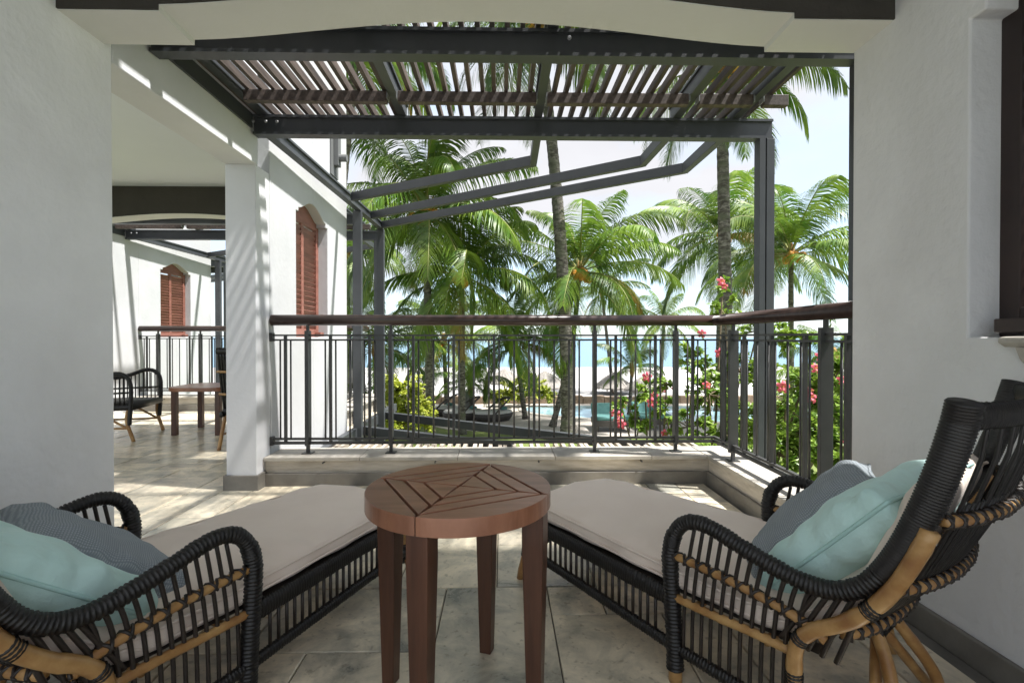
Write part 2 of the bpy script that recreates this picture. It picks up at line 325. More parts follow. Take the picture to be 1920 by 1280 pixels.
# ================================================================== SETTING: walls
def arch_pts(x0, x1, zs, step, rise, n=24):
    """shouldered arch lower edge from x0 to x1"""
    pts = [(x0, zs), (x0, zs+step)]
    for k in range(1, n):
        t = k/n; pts.append((x0+(x1-x0)*t, zs+step+rise*(math.sin(math.pi*t)**1.5)))
    return pts+[(x1, zs+step), (x1, zs)]
def wall_with_window(name, axis_x0, axis_x1, y0, y1, z0, z1, wy0, wy1, wz0, wz1, rise, m):
    """wall in the YZ plane with a shouldered, arched opening"""
    ym = (wy0+wy1)/2; ap = arch_pts(wy0+.05, wy1-.05, wz1, .03, rise, 16)
    left = [p for p in ap if p[0] <= ym]; right = [p for p in ap if p[0] > ym]
    zt = max(p[1] for p in ap)
    mb = MB()
    mb.poly([(y0,z0),(ym,z0),(ym,wz0),(wy0,wz0),(wy0,wz1)]+left+[(ym,z1),(y0,z1)] if abs(left[-1][0]-ym) < 1e-6 else
            [(y0,z0),(ym,z0),(ym,wz0),(wy0,wz0),(wy0,wz1)]+left+[(ym,zt),(ym,z1),(y0,z1)], 'x', axis_x0, axis_x1)
    mb.poly([(ym,z0),(y1,z0),(y1,z1),(ym,z1),(ym,zt)]+right+[(wy1,wz1),(wy1,wz0),(ym,wz0)], 'x', axis_x0, axis_x1)
    return mb
# near left wall
lw = root('plaster_wall', (-1.75,.2,0), 'rough white plaster wall filling the left edge of the view', 'wall')
part('wall_face', MB().box(-1.90,-1.6,-.7,2.08,-.3,2.8), PLASTER, lw, bevel=.008)
# right wall with window
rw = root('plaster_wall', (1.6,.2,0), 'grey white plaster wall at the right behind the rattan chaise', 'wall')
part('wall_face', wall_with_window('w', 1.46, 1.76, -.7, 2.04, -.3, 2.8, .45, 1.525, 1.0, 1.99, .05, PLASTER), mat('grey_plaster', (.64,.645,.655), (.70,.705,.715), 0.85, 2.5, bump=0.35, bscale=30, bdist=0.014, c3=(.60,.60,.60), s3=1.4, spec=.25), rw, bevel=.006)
part('skirting', MB().box(1.440,1.4602,-.7,2.04,-.011,.075), SKIRT, rw, bevel=.003)
wf = part('window_frame', MB().box(1.56,1.61,.46,.53,1.0,2.06).box(1.56,1.61,1.465,1.545,1.0,2.06).box(1.56,1.61,.53,1.465,1.0,1.09).box(1.56,1.61,.53,1.465,1.97,2.06).box(1.575,1.60,.96,1.03,1.09,1.97), DARKW, rw, bevel=.004)
for k in range(16):
    for ya, yb in ((.53,.96),(1.03,1.465)):
        z = 1.12+k*.054
        sub('louvre', MB().bar((1.588,ya,z),(1.588,yb,z),.008,.06,up=(.5,0,1)), DARKW, wf)
part('window_sill', MB().poly([(1.445,.972),(1.56,.972),(1.56,1.012),(1.43,1.0),(1.425,.985)],'y',.40,1.40), COPE, rw, bevel=.004)
part('timber_sill', MB().box(1.475,1.5598,.455,1.46,1.0135,1.055), DARKW, rw, bevel=.004)
part('sill_bracket', MB().poly([(1.448,.94),(1.46,.925),(1.46,.972),(1.435,.972)],'y',.42,1.36), COPE, rw, bevel=.003)
# arch beam spanning between the two walls
AP = [(x,z) for x,z in arch_pts(-1.24,1.085,2.178,.022,.088)]
ab = root('arched_beam', (0,1.93,2.18), 'cream arched lintel beam spanning the top of the balcony opening', 'beam')
part('soffit', MB().poly([(-1.5998,2.178)]+AP+[(1.4598,2.178),(1.4598,2.8),(-1.5998,2.8)],'y',1.83,2.04), CREAM, ab)
part('inner_fascia', MB().poly([(-1.5998,2.181)]+[(x,z+.003) for x,z in AP]+[(1.4598,2.181),(1.4598,2.60),(-1.5998,2.60)],'y',1.822,1.829), TAUPE, ab)
# column, lintel and wing wall on the left
cl = root('column', (-1.7,3.35,0), 'square white column with dark plinth beside the left end of railing', 'column')
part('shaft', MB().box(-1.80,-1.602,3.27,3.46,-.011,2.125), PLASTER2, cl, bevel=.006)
part('plinth', MB().box(-1.815,-1.587,3.255,3.4,-.011,.10), SKIRT, cl, bevel=.004)
li = root('side_lintel', (-1.7,2.6,2.125), 'deep white lintel over the side passage on the left', 'lintel')
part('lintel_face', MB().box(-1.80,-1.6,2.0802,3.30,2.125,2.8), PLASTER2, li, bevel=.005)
def wing_wall(dx, dy, label, zlow=GZ):
    w = root('wing_wall', (-1.7+dx, 4.3+dy, zlow), label, 'wall')
    part('wall_face', wall_with_window('w', -1.80+dx, -1.6+dx, 3.46+dy, 5.16+dy, zlow, 6.0, 3.90+dy, 4.60+dy, 1.0, 1.99, .10, EXTW), EXTW, w, bevel=.006)
    if dx: part('wall_return', MB().box(-1.80+dx,-1.6+dx,1.2+dy,3.458+dy,-.3,6.0), EXTW, w)
    else: part('upper_wall', MB().box(-1.80,-1.601,2.08,3.4598,2.8,6.0), EXTW, w)
    sh = part('shutter', MB().box(-1.72+dx,-1.685+dx,3.90+dy,3.955+dy,1.0,2.03).box(-1.72+dx,-1.685+dx,4.545+dy,4.60+dy,1.0,2.03).box(-1.72+dx,-1.685+dx,3.955+dy,4.545+dy,1.0,1.07)
              .poly([(3.955+dy,1.96),(4.545+dy,1.96),(4.545+dy,2.06),(4.40+dy,2.12),(4.25+dy,2.14),(4.10+dy,2.12),(3.955+dy,2.06)],'x',-1.72+dx,-1.685+dx).box(-1.715+dx,-1.69+dx,4.225+dy,4.275+dy,1.07,1.96), SHUT, w, bevel=.003)
    for k in range(21):
        z = 1.09+k*.0415
        for ya, yb in ((3.956,4.224),(4.276,4.544)):
            sub('louvre', MB().bar((-1.703+dx,ya+dy,z),(-1.703+dx,yb+dy,z),.010,.042,up=(.45,0,1)), SHUT, sh)
    # eyebrow moulding inside the arched head
    ap = arch_pts(3.945+dy, 4.555+dy, 1.985, .035, .10, 16)
    up = [(y, z+.028) for y, z in ap]
    part('arch_moulding', MB().poly(ap+up[::-1],'x',-1.684+dx,-1.606+dx), CONC, w)
    part('shutter_stay', MB().box(-1.68+dx,-1.63+dx,4.5+dy,4.58+dy,1.003,1.045), SHUT, w, bevel=.004)
    return w
DX, DY = -3.38, 3.45
wing_wall(0, 0, 'bright white wing wall with a brown louvred shutter beyond the railing')
wing_wall(DX, DY, 'distant white wall with a brown shutter behind the neighbouring balcony')
# neighbouring balcony: ceiling, arch
nc = part('ceiling', MB().box(-5.0,-1.802,2.6,5.25,2.57,2.75), CEIL); meta(nc, kind='structure')
mc = part('ceiling', MB().box(-1.6,1.46,-.7,1.82,2.57,2.75), CEIL); meta(mc, kind='structure')
na = root('arched_beam', (-3.3,5.35,2.2), 'distant taupe arched beam over the neighbouring balcony', 'beam')
NAP = [(x+DX,z) for x,z in arch_pts(-1.24,1.3,2.178,.022,.088)]
part('soffit', MB().poly([(-4.979,2.178)]+NAP+[(-1.802,2.178),(-1.802,2.8),(-4.979,2.8)],'y',5.26,5.46), CREAM, na)
part('inner_fascia', MB().poly([(-4.979,2.181)]+[(x,z+.003) for x,z in NAP]+[(-1.802,2.181),(-1.802,2.569),(-4.979,2.569)],'y',5.250,5.259), TAUPE, na)
# roof over the balconies; rear edge cut short to let sky light in
rf = root('building_roof', (0,-1,3.2), 'white roof slab of the building above the balcony', 'roof')
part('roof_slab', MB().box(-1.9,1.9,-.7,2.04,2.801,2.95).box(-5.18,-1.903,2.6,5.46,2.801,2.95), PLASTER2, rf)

# ================================================================== parapet
def parapet(dx, dy, label, right=True):
    p = root('parapet', (0+dx,3.5+dy,0), label, 'parapet')
    x0, x1 = -1.598+dx, (1.46 if right else 1.4)+dx
    part('low_wall', MB().box(x0,x1+.2,3.372+dy,3.62+dy,-.35,.165).box(1.42+dx,1.66+dx,2.05+dy,3.371+dy,-.35,.165), CONC, p, bevel=.004)
    part('plinth', MB().box(x0,1.4198+dx,3.350+dy,3.3717+dy,-.011,.085).box(1.398+dx,1.4197+dx,2.05+dy,3.3498+dy,-.011,.085), SKIRT, p, bevel=.003)
    xs = [x0, -.96+dx, -.30+dx, .36+dx, 1.02+dx, 1.398+dx]
    for a, b in zip(xs[:-1], xs[1:]): part('coping_stone', MB().box(a+.0015,b-.0015,3.345+dy,3.645+dy,.168,.195), COPE, p, bevel=.004)
    part('coping_stone', MB().box(1.400+dx,1.70+dx,3.345+dy,3.645+dy,.168,.195), COPE, p, bevel=.004)
    for a, b in ((2.052,2.7),(2.703,3.342)): part('coping_stone', MB().box(1.400+dx,1.70+dx,a+dy,b+dy,.168,.195), COPE, p, bevel=.004)
    for x in (-1.2,-.45,.25,.95): part('weep_pipe', MB().tube([(x+dx,3.34+dy,.158),(x+dx,3.38+dy,.158)],.006,n=6), STEEL2, p)
    return p
parapet(0,0,'low concrete parapet with stone coping under the front railing')
parapet(DX,DY,'distant low parapet under the neighbouring railing')

# ================================================================== railing
def railing(dx, dy, label, corner=True, nb=False):
    r = root('balcony_railing', (dx,3.47+dy,.195), label, 'railing')
    y = 3.47+dy; x0 = -1.592+dx; xc = 1.505+dx; ye = 2.05+dy
    hr = part('handrail', MB().tube([(x0,y,1.118),(xc-.02,y,1.118)],.0375,n=20), RAILW, r, smooth=False)
    part('handrail', MB().tube([(xc-.019,y+.012,1.118),(xc,y,1.118),(xc,ye,1.118)],.0375,n=20), RAILW, r)
    for h in [o for o in COL.objects if o.name.startswith('handrail')]: h.data.polygons.foreach_set('use_smooth',[len(p.vertices)==4 for p in h.data.polygons])
    for z, t in ((1.013,.012),(.981,.012),(.295,.014),(.267,.018)):
        part('rail', MB().box(x0,xc+.008,y-.012,y+.012,z-t/2,z+t/2), STEEL2, r)
        part('rail', MB().box(xc-.012,xc+.012,ye,y-.013,z-t/2,z+t/2), STEEL2, r)
    thick = MB().box(-.009,.009,-.009,.009,.262,1.013).mesh('baluster', STEEL2)
    thin = MB().tube([(0,0,.29),(0,0,.985)],.0062,n=8).mesh('baluster', STEEL2, True)
    def post(x, yy, along_x):
        w, d = (.0125,.03) if along_x else (.03,.0125)
        mb = MB().box(x-w,x+w,yy-d,yy+d,.25,1.045).box(x-.009,x+.009,yy-.009,yy+.009,1.04,1.085).box(x-.011,x+.011,yy-.011,yy+.011,.2,.26)
        part('post', mb, STEEL2, r, bevel=.0015)
        part('base_plate', MB().box(x-.034,x+.034,yy-.034,yy+.034,.1952,.2015), STEEL2, r)
    P = [-1.346,-.772,.651,1.224]
    for x in P: post(x+dx, y, True)
    def bal(x, yy, th): place('baluster', thick if th else thin, r, True, loc=(x,yy,0))
    def trip(c, yy=None, along='x'):
        for k in (-1,0,1):
            if along == 'x': bal(c+k*.036+dx, y, k == 0)
            else: bal(xc, c+k*.036+dy, k == 0)
    trip(-1.50); trip(-1.19); trip(-.92); trip(.80); trip(1.08); trip(1.345)
    bal(-1.057+dx,y,False); bal(.94+dx,y,False); bal(1.435+dx,y,False)
    for k in range(5):
        trip(-.617+k*.281)
        if k < 4: bal(-.617+k*.281+.1405+dx, y, False)
    post(xc, 3.195+dy, False); post(xc, 2.275+dy, False)
    trip(3.34,along='y'); trip(3.05,along='y'); trip(2.735,along='y'); trip(2.43,along='y'); bal(xc,2.895+dy,False); bal(xc,2.58+dy,False); trip(2.13,along='y')
    for z in (1.0,.281): part('wall_bracket', MB().box(x0-.012,x0+.01,y-.022,y+.022,z-.03,z+.03), STEEL2, r, bevel=.002)
    return r
railing(0,0,'dark steel balcony railing with round brown handrail in front of the palms')
railing(DX,DY,'distant steel railing with brown handrail on the neighbouring balcony')

# ================================================================== pergola
def ibeam(mb, a, b, w, h):
    a, b = Vector(a), Vector(b)
    mb.bar(a, b, w*.55, h-.016); up = Vector((0,0,1))
    mb.bar(a+up*(h/2-.008), b+up*(h/2-.008), w, .016); mb.bar(a-up*(h/2-.008), b-up*(h/2-.008), w, .016)
    return mb
def pergola(dx, dy, label, full=True):
    p = root('pergola', (dx,2.8+dy,2.3), label, 'pergola'); D = V(dx,dy,0)
    xl, xr = -1.595, 1.765
    part('cross_beam', ibeam(MB(), V(xl,2.32,2.355)+D, V(1.74,2.32,2.355)+D, .07,.125), STEEL, p)
    part('cross_beam', ibeam(MB(), V(xl+.01,3.235,2.355)+D, V(xr,3.235,2.355)+D, .07,.125), STEEL, p)
    RX = [-1.53,-.64,.235,1.135,1.52]
    for x in RX: part('rafter', ibeam(MB(), V(x,2.06,2.475)+D, V(x,3.30,2.475)+D, .052,.11), STEEL, p)
    for a, b in zip(RX[:-1], RX[1:]):
        part('purlin', MB().box(a+.032+dx,b-.032+dx,2.915+dy,2.960+dy,2.372,2.436), SLATW, p, bevel=.003)
    part('purlin', MB().box(RX[-1]+.032+dx,1.70+dx,2.915+dy,2.960+dy,2.372,2.436), SLATW, p, bevel=.003)
    sm = MB().box(-.0115,.0115,2.055,3.36,2.4375,2.484).mesh('slat', SLATW)
    if not dx: place('slat', sm, p, True, loc=(-1.5775,0,.001))  # extra slat added over the wall gap to block a sun streak
    x = -1.475; k = 0
    while x < 1.66:
        if (not dx or dx < -5) and all(abs(x-q) > .043 for q in RX): place('slat', sm, p, True, loc=(dx+x, dy+rng.uniform(-.006,.006), rng.uniform(0,.003)), rot=(0,0,rng.uniform(-.0012,.0012)))
        x += .0715
    # outer bars that turn towards the wall
    for pts in (((.235,3.272),(.242,3.815),(-1.44,4.83)), ((1.10,3.272),(1.085,3.80),(-1.44,5.55)), ((1.47,3.272),(1.468,3.95),(-1.44,6.02))):
        mb = MB(); q = [V(a,b,2.352)+D for a,b in pts]
        part('outer_bar', MB().bar(q[0],q[1]+(q[1]-q[0]).normalized()*.02,.05,.078), STEEL, p, bevel=.003)
        part('outer_bar', MB().bar(q[1]+(q[1]-q[0]).normalized()*.005,q[2],.05,.0785), STEEL, p, bevel=.003)
    part('ledger', ibeam(MB(), V(-1.52,3.28,2.352)+D, V(-1.47,6.10,2.352)+D, .06,.085), STEEL, p)
    part('wall_ledger', MB().box(-1.5985+dx,-1.585+dx,2.1+dy,3.2+dy,2.33,2.42), STEEL, p)
    part('post', MB().box(1.675+dx,1.715+dx,3.20+dy,3.27+dy,GZ,2.30).box(1.722+dx,1.775+dx,3.20+dy,3.27+dy,GZ,2.292), STEEL, p, bevel=.002)
    part('post', MB().box(1.668+dx,1.74+dx,2.285+dy,2.36+dy,GZ,2.293), STEEL, p, bevel=.002)
    part('post', MB().box(-1.54+dx,-1.455+dx,5.165+dy,5.225+dy,GZ,2.308), STEEL, p, bevel=.002)
    part('post', MB().box(-1.515+dx,-1.43+dx,6.04+dy,6.10+dy,GZ,2.308), STEEL, p, bevel=.002)
    for xx, yy, zz in ((-1.50,3.198,2.37),(-1.43,3.198,2.37),(-1.58,3.198,2.37),(.31,2.283,2.37),(1.20,2.283,2.37)):
        part('bolt', MB().lathe([(.010,0),(.010,.006),(.006,.010)],8,(0,0,0)), BOLT, p, smooth=False).matrix_parent_inverse = (Matrix.Translation(-p.location) @ Matrix.Translation(V(xx+dx,yy+dy,zz)) @ Matrix.Rotation(R(90),4,'X'))
    for x in RX[1:]:
        for s in (-1,1):
            part('angle_cleat', MB().box(x+s*.028+dx-.003,x+s*.028+dx+.003,2.908+dy,2.965+dy,2.39,2.432), BOLT, p)
    return p
pergola(0,0,'dark steel pergola with brown timber slats above the balcony')
pergola(DX,DY,'dark steel pergola of the neighbouring balcony seen through the passage')
pergola(2*DX,2*DY,'far pergola with brown slats past the end of the distant wall')
# steel bracket lamp arm on the wing wall
bk = root('wall_bracket', (-1.58,4.7,2.8), 'grey steel bracket bolted to the white wing wall above the pergola', 'bracket')
part('back_plate', MB().box(-1.5995,-1.585,4.66,4.86,2.52,3.0), POSTG, bk, bevel=.003)
part('arm', MB().box(-1.585,-1.54,4.72,4.80,2.62,2.98), POSTG, bk, bevel=.003)
part('pivot', MB().tube([(-1.585,4.76,2.70),(-1.47,4.76,2.70)],.035,n=12), POSTG, bk)
# ground-floor pergola just below the coping
lp = root('lower_pergola', (0,4.4,0), 'lower pergola with pale slats just below the railing', 'pergola')
lsm = MB().box(-.016,.016,3.66,4.62,-.045,.03).mesh('slat', mat('weathered_slat', (.30,.255,.20), (.44,.39,.32), .8, 7, stretch=(6,.6,6), rand=.2, coord='obj'))
x = -1.5
while x < 1.75:
    place('slat', lsm, lp, True, loc=(x, rng.uniform(-.01,.01), rng.uniform(0,.003)), rot=(0,0,rng.uniform(-.004,.004))); x += .0735
for a, b in (((-1.5,6.33,.01),(1.3,4.45,.01)), ((-1.5,5.32,.01),(0.1,4.45,.01))):
    part('outer_bar', MB().bar(a,b,.06,.09), STEEL, lp, bevel=.003)
part('cross_beam', MB().box(-1.55,1.75,4.30,4.36,-.18,-.05), STEEL, lp)
part('ledger', MB().box(-1.56,-1.5,3.7,7.1,-.05,.055), STEEL, lp)

# ================================================================== round side table
def table():
    T = root('side_table', (-.118,1.372,0), 'round brown wooden side table between the two chaises in front', 'table')
    rad, zt, th = .252, .59, .045
    # square inlay directions: back vertex points to world angle a0
    a0 = math.atan2(1.607-1.372, -.038+.118); g = .0040
    D = [V(math.cos(a0+k*math.pi/2), math.sin(a0+k*math.pi/2), 0) for k in range(4)]
    def plate(pts, name, ang, z0=zt-.02, z1=zt):
        # build in a frame whose local Y follows the grain
        o = part(name, MB().poly(pts,'z',z0,z1), TEAK, T, local=True, bevel=.0012)
        return o
    # outer segments between corner k and k+1, full rim height
    sq = [.238,.172,.110,.0]
    for k in range(4):
        A, Bv = D[k], D[(k+1)%4]; b0 = a0+k*math.pi/2
        n = 30; nrm = (A+Bv).normalized()
        arc = [V(math.cos(b0+math.pi/2*i/n),math.sin(b0+math.pi/2*i/n),0)*rad for i in range(n+1)]
        seg = [(p.x,p.y) for p in arc]
        # trim ends by the groove and cut along the chord
        e = (A-Bv).normalized()
        pts = []
        for p in arc:
            q = p.copy(); pts.append(q)
        pts[0] = pts[0]-e*.0012; pts[-1] = pts[-1]+e*.0012
        c1 = A*sq[0]+nrm*g*1.0-e*g; c2 = Bv*sq[0]+nrm*g+e*g
        plate([(p.x,p.y) for p in pts]+[(c2.x,c2.y),(c1.x,c1.y)], 'rim_segment', b0, zt-th, zt)
        for j in range(3):
            oA, oB = A*sq[j], Bv*sq[j]; 
            if j < 2:
                iA, iB = A*sq[j+1], Bv*sq[j+1]
                q = [oA-nrm*g-e*g*1.4, oB-nrm*g+e*g*1.4, iB+nrm*g+e*g*1.4, iA+nrm*g-e*g*1.4]
                plate([(p.x,p.y) for p in q], 'top_board', b0, zt-.02, zt-rng.uniform(0,.0006))
            else:
                q = [oA-nrm*g-e*g*1.4, oB-nrm*g+e*g*1.4, nrm*g*1.6]
                plate([(p.x,p.y) for p in q], 'top_board', b0, zt-.02, zt-rng.uniform(0,.0006))
    part('apron', MB().lathe([(.236,zt-.0445),(.236,zt-.021)],32), DARKW, T, local=True)
    for k in range(4):
        a = a0+k*math.pi/2
        c, s = math.cos(a), math.sin(a); w0, w1 = .0285, .0185
        def ring(r, w, z): return [(r*c+ (i*w)*c-(j*w)*s, r*s+(i*w)*s+(j*w)*c, z) for i,j in ((-1,-1),(1,-1),(1,1),(-1,1))]
        vs = ring(.2165,w0,zt-.046)+ring(.2165,w0,zt-.12)+ring(.217,w1,0.0)
        part('leg', MB().add(vs, [(3,2,1,0),(8,9,10,11)]+[(4*q+i,4*q+(i+1)%4,4*q+4+(i+1)%4,4*q+4+i) for q in range(2) for i in range(4)]), TEAKLEG, T, local=True, bevel=.003)
    for k in (0,1):
        a = a0+k*math.pi/2; part('stretcher', MB().bar((-.17*math.cos(a),-.17*math.sin(a),zt-.07),(.17*math.cos(a),.17*math.sin(a),zt-.07),.02,.035), TEAKLEG, T, local=True)
table()

# ================================================================== rattan chaise longues
def helix(P, r, turns_per_m, phase=0, hand=1):
    Q = resample(P, .006); out = []; s = 0; fr = None
    for i in range(len(Q)):
        t = (Q[min(i+1,len(Q)-1)]-Q[max(i-1,0)]).normalized()
        nn = (Vector((0,0,1)) if abs(t.z) < .9 else Vector((1,0,0))) if fr is None else fr
        nn = (nn-t*nn.dot(t)).normalized(); fr = nn; b = t.cross(nn)
        if i: s += (Q[i]-Q[i-1]).length
        a = phase+hand*s*turns_per_m*2*math.pi
        out.append(Q[i]+nn*(math.cos(a)*r)+b*(math.sin(a)*r))
    return out
def bamboo(P, r):
    Q = resample(P, .02); k0 = rng.randrange(11); rr = [r*(1+.075*(1 if (i+k0) % 11 == 0 else 0)+.018*math.sin(i*1.3+k0)) for i in range(len(Q))]
    return MB().tube(Q, rr, n=12)
def lash(P, r, tpm=26):
    mb = MB()
    for ph, h in ((0,1),(math.pi,-1)): mb.tube(helix(P, r+.002, tpm, ph, h), .0042, n=5)
    return mb
def hw(x):                                               # half width of the chaise along its length
    return .262+.055*min(max(x/.73,0),1)+.018*min(max((x-.73)/.6,0),1)
EDGE = [(1.13,.30),(1.20,.40),(1.27,.50),(1.32,.64),(1.352,.76),(1.368,.87)]
CENT = [(1.17,.28),(1.26,.38),(1.335,.50),(1.40,.64),(1.44,.76),(1.455,.87)]
def lerp_tab(tab, z):
    for (x0,z0),(x1,z1) in zip(tab[:-1],tab[1:]):
        if z <= z1: t = (z-z0)/(z1-z0); return x0+(x1-x0)*t
    return tab[-1][0]
def barrel(s, z):
    xe, xc = lerp_tab(EDGE,z), lerp_tab(CENT,max(z,.28)); w = .285+.058*min(1,(z-.28)/.55)
    return V(xe+(xc-xe)*(1-s*s)**.8, w*s, z)
def chaise(loc, ang, mir, label):
    T = root('chaise_longue', loc, label, 'chaise', 'rattan chaises either side of the table', rot=ang)
    M = lambda P: [V(p[0], p[1]*mir, p[2]) for p in P]
    def add(name, mb, m, smooth=True): return part(name, mb, m, T, smooth=smooth, local=True)
    for sd in (-1,1):
        S = lambda tab: M([(x, sd*hw(x), z) for x, z in tab])
        yref = (0,1,0)
        # long side rails bound in cord
        add('side_rail', MB().wrap(S([(.0,.247),(.3,.245),(.72,.238)]), .029, .0145, pitch=.0095, ref=(0,0,1)), WICK)
        add('side_rail', MB().wrap(S([(.0,.130),(.3,.120),(.74,.100),(1.10,.085)]), .0185, .0145, pitch=.0095, ref=(0,0,1)), WICK)
        for k in range(24):
            x = .025+k*.0295
            if x < .70: add('spindle', MB().tube(S([(x,.235),(x,.11)]), .0055, n=6), WICKB)
        # arm: front post, scroll and back edge in one bound pole
        arm = [(.745,.035),(.742,.12),(.735,.22),(.728,.32),(.728,.38),(.742,.43),(.772,.468),(.815,.483),(.87,.478),(.95,.455),(1.04,.433),(1.11,.425),(1.17,.437),(1.22,.475),(1.264,.545),(1.302,.64),(1.336,.75),(1.358,.84)]
        ap = cr(S(arm),10); k0 = next(i for i, p in enumerate(ap) if p.x > 1.24 and p.z > .5)
        kp = next(i for i, p in enumerate(ap) if p.z > .40)
        add('front_post', MB().wrap(ap[:kp+6], .025, .025, pitch=.0105, ref=yref, depth=.2, n=12), WICK)
        add('armrest', MB().wrap(ap[kp-1:k0+2], .0225, .022, pitch=.0105, ref=yref, depth=.24, n=12), WICK)
        bp = resample(ap[k0-1:]+[V(1.366,sd*.345*mir,.878)], .0022); nb = len(bp)
        up_ = [min(1,i/(nb*.45)) for i in range(nb)]
        add('back_edge', MB().tube([q+V(.008*u,-sd*mir*.004*u,0) for q, u in zip(bp,up_)], [(.0228-.002*u)*(1-.045*(i % 3 == 0)) for i, u in enumerate(up_)], [(.0222+.008*u)*(1-.07*(i % 3 == 0)) for i, u in enumerate(up_)], n=12, ref=(0.25*sd*mir,1,0)), WICK)
        add('leg', bamboo(S([(.746,.0),(.744,.05)]), .019), BAMB)
        # bamboo mid rails with cross lashing
        mid = cr(S([(.735,.365),(.85,.362),(.97,.352),(1.08,.335),(1.14,.31)]),6)
        cr_ = add('cane_rail', bamboo(mid,.0115), BAMB); sub('lashing', lash(mid,.0115,26), WICKB, cr_, True)
        low = cr(S([(.735,.245),(.85,.245),(.97,.25),(1.07,.25)]),6)
        add('cane_rail', bamboo(low,.012), BAMB)
        # heavy cane rear leg sweeping up to the back
        cane = cr([p+V(0,.008*sd*mir,0) for p in S([(1.325,.62),(1.30,.555),(1.265,.48),(1.225,.42),(1.17,.365),(1.115,.325),(1.08,.275),(1.075,.20),(1.085,.11),(1.10,0)])],8)
        rl_ = add('rear_leg', bamboo(cane,.0172), BAMB)
        for i in (22,44,55): sub('binding', MB().wrap(cane[i:i+4],.0205,pitch=.008), WICK, rl_, True)
        # arm spindles
        for k in range(12):
            x = .775+k*.0275
            za = None
            for (xa,z0),(xb,z1) in zip(arm[6:-1],arm[7:]):
                if xa <= x <= xb: za = z0+(z1-z0)*(x-xa)/(xb-xa)
            if za: add('spindle', MB().tube(cr(S([(x+.030,za-.01),(x+.012,.36),(x,.25),(x-.004,.10)]),4), .0058, n=6), WICKB)
        for k in range(5):
            x = 1.10+k*.03; add('spindle', MB().tube(cr(S([(x+.03,.43+k*.02),(x-.02,.34+k*.012),(x-.06,.27)]),4), .006, n=6), WICKB)
        # foot legs
        add('leg', bamboo(M([(.03,sd*.25,.24),(.012,sd*.26,.12),(-.012,sd*.272,0)]), .0165), BAMB)
        add('binding', MB().wrap(M([(.018,sd*.256,.16),(.010,sd*.261,.10)]),.022,pitch=.008), WICK)
    # foot end: rail, lattice and bowed brace
    add('foot_rail', MB().wrap(M([(0,-.262,.247),(-.012,0,.25),(0,.262,.247)]), .034,.016, ref=(0,0,1)), WICK)
    add('foot_brace', MB().wrap(cr(M([(.012,-.257,.085),(.0,-.20,.115),(-.008,-.1,.135),(-.01,0,.14),(-.008,.1,.135),(0,.20,.115),(.012,.257,.085)]),8), .02, ref=(0,0,1)), WICK)
    for k in range(14):
        y = -.22+k*.034
        add('lattice_cane', MB().tube(M([(-.004,y-.018,.235),(-.006,y+.018,.135)]),.0042,n=5), WICKB); add('lattice_cane', MB().tube(M([(-.001,y+.018,.235),(-.003,y-.018,.135)]),.0042,n=5), WICKB)
    # barrel back
    add('top_rail', MB().wrap(M([barrel(-.97+1.94*i/24,.850) for i in range(25)]), .027,.013, pitch=.0066, depth=.08, ref=(0,0,1)), WICK)
    for k in range(14):
        s = -.82+1.64*k/13
        add('back_slat', MB().tube(M([barrel(s,.28+.58*i/12) for i in range(13)]), .0065,.0045, n=6, ref=(0,1,0)), WICK)
    for k in range(32):
        s = -.84+1.68*(k+.5)/32
        add('back_slat', MB().tube(M([barrel(s,.28+.385*i/9) for i in range(10)]), .008,.004, n=6, ref=(0,1,0)), WICK)
    for z, q in ((.635,.012),(.465,.012),(.315,.013)):
        band = M([barrel(-.97+1.94*i/24,z)+V(.012,0,0) for i in range(25)])
        cb_ = add('cane_band', bamboo(band,q), BAMB); sub('lashing', lash(band,q,32), WICKB, cb_, True)
    # seat deck hidden below the cushion
    add('seat_frame', MB().add([V(x, sdd*mir*(hw(x)-.01), z) for x,z in ((.0,.262),(.73,.258),(1.12,.265)) for sdd in (-1,1)], [(0,1,3,2),(2,3,5,4)]), WICKB, False)
    # splayed rear trestle in cane
    for sd in (-1,1):
        add('trestle_leg', bamboo(cr(M([(1.15,sd*.05,.27),(1.20,sd*.10,.18),(1.235,sd*.17,.08),(1.25,sd*.20,0)]),6), .0155), BAMB)
        add('trestle_leg', bamboo(M([(1.14,-sd*.03,.27),(1.21,sd*.24,0)]), .0135), BAMB)
    add('binding', MB().wrap(M([(1.165,-.075,.245),(1.17,0,.25),(1.165,.075,.245)]),.02,pitch=.008), WICK)
    for x in (.25,.5,.8,1.0): add('cross_bar', bamboo(M([(x,-hw(x)+.01,.235),(x,hw(x)-.01,.235)]),.011), BAMB)
    return T
RL, RA = (.299,2.2096,0), R(-52.2)
LL, LA = (-.612,2.171,0), R(241)
chaise(RL, RA, 1, 'dark rattan chaise longue on the right with curved back and tan cane legs')
chaise(LL, LA, -1, 'dark rattan chaise longue cut off by the left edge of the view')

